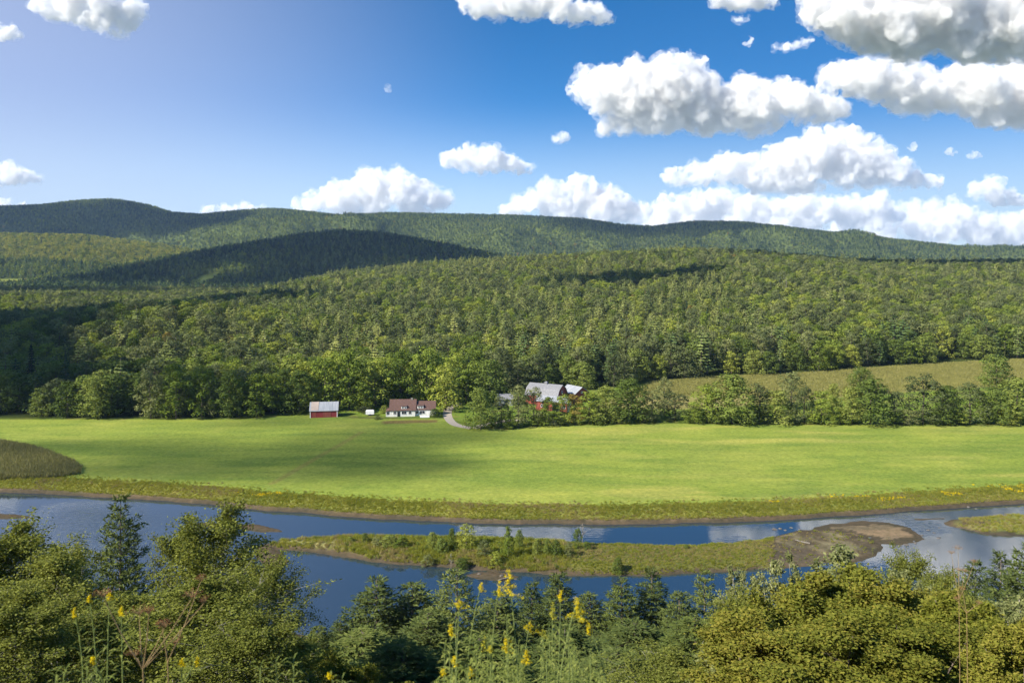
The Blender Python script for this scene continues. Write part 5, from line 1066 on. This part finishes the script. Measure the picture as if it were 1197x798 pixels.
# dried umbel plant at the left
def dried(px0, py0, Y, heads, label, seed):
    r = np.random.default_rng(seed); X0 = wx(px0, Y); gz = ground_z(X0, Y); root = empty('dried_umbel', (X0, Y, gz)); u = Y/FPX; b0 = np.array([X0, Y, gz]); nd = np.array([X0, Y, wz(py0, Y)]) - b0
    st = MB(); st.tube([(0, 0, 0), nd*.5 + np.array([.01, 0, 0]), nd], [.0045, .004, .0034], 6); fl = []
    for (hx_, hy_, hw) in heads:
        e = np.array([wx(hx_, Y), Y + r.uniform(-.15, .15), wz(hy_, Y)]) - b0; mid = (nd+e)/2 + np.array([0, 0, .02]) + (e-nd)*np.array([.06, 0, -.05]); st.tube([nd, mid, e], [.0032, .0024, .0018], 5)
        for k in range(13):
            a = k*2.4; rr = hw*u*.5*math.sqrt((k+.5)/13); q = e + np.array([math.cos(a)*rr, math.sin(a)*rr, .022 + .012*r.random() - rr*.15]); st.tube([e, (e+q)/2 + np.array([0, 0, .003]), q], [.0013]*3, 3, cap=False)
            n = 9; fl.append(leaf_quads(q + r.normal(size=(n, 3))*.0065, r.normal(size=(n, 3)) + [0, 0, .5], .006, .7, r))
    st.build('stem', M['stemdry'], root); obj('flower_head', leaf_mesh('dried_heads', fl, M['drybloom']), root); tag(root, label, 'dried weed'); return root
dried(167, 782, 3.9, [(127, 692, 22), (158, 722, 26), (186, 706, 12), (203, 722, 18), (219, 704, 24), (232, 712, 12), (153, 772, 20)], 'rust brown dried umbel plant with forked stems at the left', 60)
dried(196, 774, 4.4, [(193, 728, 12), (214, 742, 14), (228, 686, 12)], 'thinner dried umbel plant behind the forked one', 61)
dried(1121, 700, 9.5, [(1114, 648, 9), (1124, 644, 12), (1131, 652, 9), (1117, 664, 9), (1128, 668, 8)], 'tall brown dried stalk before the right poplar', 62)
dried(1130, 716, 9.0, [(1126, 690, 8), (1137, 700, 8), (1122, 704, 7)], 'second brown dried stalk right of the tall one', 63)

# ------------------------------------------------------------------ clouds: real bodies of droplets
def cloud_mat(name, dens, u):
    m, nt = mat(name); v = N(nt, 'ShaderNodeVolumeScatter'); v.inputs['Color'].default_value = (1, 1, 1, 1); va = N(nt, 'ShaderNodeVolumeAbsorption'); va.inputs['Color'].default_value = (.02, .03, .08, 1)
    tc = N(nt, 'ShaderNodeTexCoord'); n = N(nt, 'ShaderNodeTexNoise'); n.inputs['Scale'].default_value = 1/(13*u); n.inputs['Detail'].default_value = 4; n.inputs['Roughness'].default_value = .62
    L(nt, tc.outputs['Object'], n.inputs['Vector'])
    mr = N(nt, 'ShaderNodeMapRange'); mr.inputs['From Min'].default_value = .40; mr.inputs['From Max'].default_value = .68; mr.inputs['To Min'].default_value = 0.0; mr.inputs['To Max'].default_value = dens*3.0
    L(nt, n.outputs[0], mr.inputs[0]); L(nt, mr.outputs[0], v.inputs['Density']); ab = N(nt, 'ShaderNodeMath', operation='MULTIPLY'); ab.inputs[1].default_value = .075; L(nt, mr.outputs[0], ab.inputs[0]); L(nt, ab.outputs[0], va.inputs['Density'])
    ad = N(nt, 'ShaderNodeAddShader'); L(nt, v.outputs[0], ad.inputs[0]); L(nt, va.outputs[0], ad.inputs[1])
    m.cycles.volume_step_rate = 1.0
    o = N(nt, 'ShaderNodeOutputMaterial'); L(nt, ad.outputs[0], o.inputs['Volume']); return m
ICO = {}
def ico(sub):
    if sub not in ICO:
        import bmesh
        bm = bmesh.new(); bmesh.ops.create_icosphere(bm, subdivisions=sub, radius=1); bm.verts.ensure_lookup_table()
        ICO[sub] = (np.array([v.co[:] for v in bm.verts]), np.array([[v.index for v in f.verts] for f in bm.faces])); bm.free()
    return ICO[sub]
TEX = {}
def ntex(sz, depth=3):
    if (sz, depth) not in TEX:
        t = bpy.data.textures.new('puff', 'CLOUDS'); t.noise_scale = sz; t.noise_depth = depth; t.noise_basis = 'BLENDER_ORIGINAL'; TEX[(sz, depth)] = t
    return TEX[(sz, depth)]
def cloud(blobs, D, label, seed=0, flat=None, mfp=10.0, vox=1.5, thick=.9, kids=10, name='cloud', rough=1.0, group=None, veil=True):
    """blobs: (px, py, r) lobes as the photo shows them, built at distance D metres with real depth; mfp in photo pixels"""
    r = np.random.default_rng(seed); u = D/FPX; C = []; Rr = []
    B0 = list(blobs); Bp = np.array(B0, float)
    for i in range(len(B0)):                     # fill between neighbouring lobes
        dd = np.hypot(Bp[:,0]-Bp[i,0], Bp[:,1]-Bp[i,1])
        for j in np.argsort(dd)[1:4]:
            if dd[j] < 2.4*(Bp[i,2]+Bp[j,2]):
                t = r.uniform(.35, .65); B0.append((Bp[i,0]*(1-t)+Bp[j,0]*t, Bp[i,1]*(1-t)+Bp[j,1]*t + 2, (Bp[i,2]+Bp[j,2])*.5*r.uniform(.75, .95)))
    for (px, py, q) in B0:
        c = np.array([wx(px, D), D + r.uniform(-.5, .5)*q*u*thick*2.0, wz(py, D)]); C.append(c); Rr.append(q*u*.92)
        for k in range(kids):
            d = unit(r.normal(size=3) + np.array([0, -.35, .45])); rr = q*u*r.uniform(.22, .46); c2 = c + d*(q*u*.92)*r.uniform(.74, 1.02); C.append(c2); Rr.append(rr)
            for j in range(4):
                d2 = unit(d + r.normal(size=3)*.7 + np.array([0, 0, .2])); C.append(c2 + d2*rr*.9); Rr.append(rr*r.uniform(.25, .5))
    C = np.array(C); Rr = np.array(Rr); v0, f0 = ico(1); n0 = len(v0)
    cen = C.mean(0)
    V_ = (v0[None]*Rr[:, None, None] + (C-cen)[:, None]).reshape(-1, 3)
    F_ = (f0[None] + (np.arange(len(C))*n0)[:, None, None]).reshape(-1, 3)
    if flat is not None:
        zf = wz(flat, D) - cen[2]; lo = V_[:, 2] < zf; V_[lo, 2] = zf + (V_[lo, 2]-zf)*.22
    me = make_mesh(name, V_, [F_], []); o = obj(name, me, None, tuple(cen))
    rm = o.modifiers.new('r', 'REMESH'); rm.mode = 'VOXEL'; rm.voxel_size = vox*u; rm.use_smooth_shade = True
    for sz, st in ((14, 9*rough), (5, 5.5*rough), (2.0, 2.6*rough)):
        dm = o.modifiers.new('d', 'DISPLACE'); dm.texture = ntex(sz*u, 3); dm.texture_coords = 'GLOBAL'; dm.strength = st*u; dm.mid_level = .5
    dg = bpy.context.evaluated_depsgraph_get(); me2 = bpy.data.meshes.new_from_object(o.evaluated_get(dg)); o.modifiers.clear(); o.data = me2
    me2.materials.clear(); me2.materials.append(cloud_mat('cloud_droplets', 1.0/(mfp*u), u))
    if veil:
        rv = r; V3 = (v0[None]*(Rr*rv.uniform(1.0, 1.45, len(Rr)) + 1.2*u)[:, None, None] + (C-cen)[:, None]).reshape(-1, 3)
        if flat is not None: lo = V3[:, 2] < zf; V3[lo, 2] = zf + (V3[lo, 2]-zf)*.35
        ov = obj('veil', make_mesh('veil', V3, [F_], []), None, tuple(cen)); rm = ov.modifiers.new('r', 'REMESH'); rm.mode = 'VOXEL'; rm.voxel_size = vox*1.4*u
        for sz, st in ((12, 9), (4, 5)):
            dm = ov.modifiers.new('d', 'DISPLACE'); dm.texture = ntex(sz*u, 3); dm.texture_coords = 'GLOBAL'; dm.strength = st*u; dm.mid_level = .5
        me3 = bpy.data.meshes.new_from_object(ov.evaluated_get(bpy.context.evaluated_depsgraph_get())); ov.modifiers.clear(); ov.data = me3; me3.materials.clear()
        m, nt = mat('cloud_mist'); vs = N(nt, 'ShaderNodeVolumeScatter'); vs.inputs['Color'].default_value = (1, 1, 1, 1); tc = N(nt, 'ShaderNodeTexCoord'); nn = N(nt, 'ShaderNodeTexNoise'); nn.inputs['Scale'].default_value = 1/(10*u); nn.inputs['Detail'].default_value = 5; nn.inputs['Roughness'].default_value = .65; nn.inputs['Distortion'].default_value = .6
        L(nt, tc.outputs['Object'], nn.inputs['Vector']); mr = N(nt, 'ShaderNodeMapRange'); mr.inputs['From Min'].default_value = .46; mr.inputs['From Max'].default_value = .72; mr.inputs['To Max'].default_value = .8/(mfp*u); L(nt, nn.outputs[0], mr.inputs[0]); L(nt, mr.outputs[0], vs.inputs['Density'])
        oo = N(nt, 'ShaderNodeOutputMaterial'); L(nt, vs.outputs[0], oo.inputs['Volume']); me3.materials.append(m); ov.location = (0, 0, 0); ov.parent = o
    tag(o, label, 'cloud', group); return o
if 'clouds' not in OFF:
    cloud([(690,98,22),(712,108,26),(740,100,28),(776,92,25),(745,128,26),(785,125,34),(812,104,30),(828,135,28),(850,118,28),(884,110,25),(912,112,22),(945,125,22),(968,130,17),(870,138,22),(905,140,16),(708,150,12),(760,142,20),(985,128,10)], 5600, 'largest white cumulus over the hills, grey along its flat base', 1, flat=158)
    cloud([(960,8,26),(1000,22,34),(1045,15,42),(1095,22,42),(1145,32,36),(1190,34,34),(1120,56,20),(1010,44,18),(1170,58,20),(1060,50,22),(1100,-20,40),(1180,-15,45),(1230,20,50)], 3900, 'huge cloud bank at the top right corner of the sky', 2, flat=72)
    cloud([(976,88,18),(1005,92,24),(1045,98,26),(1088,108,28),(1130,108,32),(1172,104,30),(1205,118,34),(1150,132,22),(1060,118,18),(1025,108,16),(1240,120,30)], 5200, 'long cloud slanting down to the right below the corner cloud bank', 3, flat=150)
    cloud([(845,195,16),(872,198,20),(915,190,24),(950,180,26),(984,165,20),(1010,186,26),(1040,203,18),(1070,211,12),(1098,213,8),(812,206,14),(785,208,11),(895,214,18),(940,212,22),(985,205,20)], 9000, 'pointed cumulus tapering to the right in the middle of the right sky', 4, flat=226)
    cloud([(760,268,14),(820,274,14),(890,276,14),(960,280,14),(1030,284,12),(1090,286,12),(1150,284,14),(1200,284,14),(1060,256,18),(1000,246,18),(930,248,17),(870,252,17),(810,252,15),(1120,258,16),(1180,266,16),(765,250,12),(1090,244,12)], 15500, 'faint wide bank of cloud lying along the right horizon', 60, vox=2.0, mfp=11)
    cloud([(780,238,13),(815,238,15),(850,232,15),(890,244,17),(935,240,17),(975,246,15),(1020,240,15),(1050,252,12),(1000,262,14),(940,262,14),(880,262,14),(830,256,14),(780,258,14)], 13500, 'low layered cloud behind the right hill summit', 5, flat=272, vox=1.8)
    cloud([(1090,258,12),(1120,246,13),(1150,262,13),(1185,262,13),(1210,262,14),(1100,272,12),(1060,270,12),(1140,278,12),(1180,280,12)], 14000, 'low broken cloud above the right horizon', 6, flat=290, vox=1.8)
    cloud([(1140,222,10),(1158,222,13),(1178,232,11),(1195,236,9)], 9500, 'small bright cloud near the right border', 7, flat=240, vox=1.6)
    cloud([(610,240,13),(640,226,16),(680,226,20),(718,236,18),(745,250,15),(660,246,18),(700,250,18),(592,248,10)], 13000, 'white cumulus rising behind the middle of the far ridge', 8, flat=266, vox=1.8)
    cloud([(370,238,13),(400,228,17),(430,216,18),(462,214,18),(496,224,18),(518,234,14),(440,236,18),(480,240,18),(348,242,9),(410,244,14)], 13000, 'bright rounded cumulus behind the left centre of the far ridge', 9, flat=262, vox=1.8)
    cloud([(240,246,6),(262,243,7),(285,242,7),(305,245,5)], 13000, 'faint low cloud over the saddle left of the far ridge', 10, flat=252, vox=1.5, mfp=8)
    cloud([(522,188,10),(548,179,12),(576,183,13),(600,191,11),(618,198,7),(560,195,10)], 8000, 'small lone cloud above the bright rounded cumulus', 11, flat=205, vox=1.6)
    cloud([(545,6,11),(580,8,15),(615,8,17),(655,12,15),(690,16,14),(652,28,6),(712,24,8),(600,-10,18),(650,-8,18)], 4800, 'flat bottomed cloud at the top centre of the sky', 12, flat=26, vox=1.8)
    cloud([(50,6,14),(85,10,17),(125,10,19),(160,12,13),(110,28,9),(132,36,8),(150,42,4),(90,-10,18)], 4800, 'pinkish white cloud at the top left of the sky', 13, flat=48, vox=1.8, mfp=9)
    cloud([(-4,36,9),(12,38,8),(24,42,4)], 5200, 'tiny cloud at the left border under the top left cloud', 14, vox=1.4, mfp=8)
    cloud([(-5,205,12),(14,203,12),(32,206,7),(48,209,4)], 9000, 'pale little cloud low at the left border', 15, flat=218, vox=1.5, mfp=8)
    cloud([(-10,240,7),(10,238,7),(30,241,4)], 13000, 'hazy low cloud behind the leftmost hill', 16, vox=1.5, mfp=9)
    cloud([(838,4,11),(858,2,11),(880,4,12),(900,6,8)], 4600, 'small flat cloud left of the corner cloud bank', 17, flat=12, vox=1.5, mfp=8)
    for i, (a, b, q, lab) in enumerate([(866,22,6,'tiny torn cloud shred under the small flat cloud'),(876,50,5,'tiny cloud shred left of the short wisp'),(656,161,7,'little puff left of the largest cumulus'),(1112,177,5,'first tiny shred right of the pointed cumulus'),(1140,181,4,'second tiny shred right of the pointed cumulus'),(1066,173,4,'tiny shred over the tip of the pointed cumulus'),(454,103,3,'single speck of cloud in the open blue')]):
        cloud([(a-q, b, q*.7), (a, b-1, q), (a+q, b+1, q*.6)], 6000, lab, 30+i, vox=1.2, mfp=14 if q > 3 else 24, kids=6, veil=q > 5)
    cloud([(908,56,5),(922,54,6),(936,51,6),(946,48,4)], 6000, 'short thin wisp of cloud under the corner cloud bank', 40, vox=1.2, mfp=14, kids=6)
    # clouds overhead, out of the picture, whose shadows lie on the land
    def overhead(quad, label, seed, alt=950., dens=.02, thick=.5):
        """quad: ground spots (px, Y, radius x, radius y) in the cloud's shadow"""
        r = np.random.default_rng(seed); C = []; S_ = []
        sh = np.array(TOSUN)*(alt/TOSUN.z)
        for (px, Yg, rx, ry) in quad:
            zg = float(height(np.array([wx(px, Yg)]), np.array([Yg]))[0]); c0 = np.array([wx(px, Yg), Yg, zg]) + np.array(TOSUN)*((alt-zg)/TOSUN.z)
            for k in range(14):
                a = r.uniform(0, 6.28); q = math.sqrt(r.uniform(0, 1))*.8; s_ = r.uniform(.3, .5)
                C.append(c0 + np.array([math.cos(a)*q*rx, math.sin(a)*q*ry, r.uniform(-.1, .1)*min(rx, ry)*thick])); S_.append(np.array([rx*s_, ry*s_, min(rx, ry)*s_*thick*1.6]))
        C = np.array(C); S_ = np.array(S_); cen = C.mean(0); v0, f0 = ico(2)
        V_ = (v0[None]*S_[:, None] + (C-cen)[:, None]).reshape(-1, 3); F_ = (f0[None] + (np.arange(len(C))*len(v0))[:, None, None]).reshape(-1, 3)
        o = obj('cloud', make_mesh('cloud', V_, [F_], []), None, tuple(cen)); rm = o.modifiers.new('r', 'REMESH'); rm.mode = 'VOXEL'; m_ = S_.mean(); rm.voxel_size = m_*.16
        dm = o.modifiers.new('d', 'DISPLACE'); dm.texture = ntex(m_*.8, 3); dm.texture_coords = 'GLOBAL'; dm.strength = m_*.6; dm.mid_level = .5
        me2 = bpy.data.meshes.new_from_object(o.evaluated_get(bpy.context.evaluated_depsgraph_get())); o.modifiers.clear(); o.data = me2
        m, nt = mat('cloud_overhead'); v = N(nt, 'ShaderNodeVolumeScatter'); v.inputs['Color'].default_value = (1, 1, 1, 1); v.inputs['Density'].default_value = dens
        oo = N(nt, 'ShaderNodeOutputMaterial'); L(nt, v.outputs[0], oo.inputs['Volume']); me2.materials.clear(); me2.materials.append(m)
        tag(o, label, 'cloud')
    overhead([(150,250,44,14),(280,236,52,20),(390,238,42,26),(470,262,36,16),(550,273,20,7),(320,218,30,10),(395,284,44,10)], 'flat cloud overhead shading the left half of the hay field', 51, dens=.05)
    overhead([(15,332,60,40),(100,326,42,30),(300,312,26,14),(15,400,75,80),(50,520,115,80),(160,650,150,75),(290,720,130,50)], 'cloud overhead shading the wood at the left', 52, dens=.16)
    overhead([(260,1480,280,150),(400,1650,300,220),(150,1120,260,120),(540,1560,150,150)], 'large cloud overhead shading the domed middle hill', 53, alt=1100, dens=.02)
    overhead([(690,760,60,24),(760,780,75,26),(820,800,50,24)], 'long narrow cloud overhead shading a strip of pine slope', 54, dens=.2)
    overhead([(1000,1040,120,40),(1120,1040,140,45),(1210,1040,100,50)], 'narrow cloud overhead shading the right crest of the wood', 55, dens=.14)
    overhead([(20,2950,500,300),(200,3000,320,280)], 'cloud overhead shading the leftmost far summit', 56, alt=1200, dens=.009)
    overhead([(860,3000,350,250),(700,3100,250,250)], 'cloud overhead dimming the right far summit', 57, alt=1200, dens=.006)

# ------------------------------------------------------------------ haze: the air between here and the far hills
if 'haze' not in OFF:
    mb = MB(); mb.box(-6500, 6500, -400, 6200, -3, 345)
    m, nt = mat('air'); v = N(nt, 'ShaderNodeVolumePrincipled'); v.inputs['Color'].default_value = (.44, .64, 1, 1); v.inputs['Density'].default_value = 5e-5; v.inputs['Anisotropy'].default_value = .2
    o_ = N(nt, 'ShaderNodeOutputMaterial'); L(nt, v.outputs[0], o_.inputs['Volume']); tag(mb.build('haze', m), 'thin blue haze filling the valley', kind='stuff')

# things that look alike: told apart by their order in the view
_n = ['first', 'second', 'third', 'fourth', 'fifth', 'sixth', 'seventh', 'eighth', 'ninth', 'tenth', 'eleventh', 'twelfth', 'thirteenth', 'fourteenth', 'fifteenth']
_by = {}
for o in SC.objects:
    if 'category' in o and 'label' in o: _by.setdefault(o['label'], []).append(o)
for lab, os_ in _by.items():
    if 1 < len(os_) <= 15:
        os_.sort(key=lambda o: o.location.x/max(o.location.y, 1))
        for i, o in enumerate(os_): o['label'] = ('%s from left, %s' % (_n[i], lab)) if len(os_) > 2 else ('%s one, %s' % ('left' if i == 0 else 'right', lab))
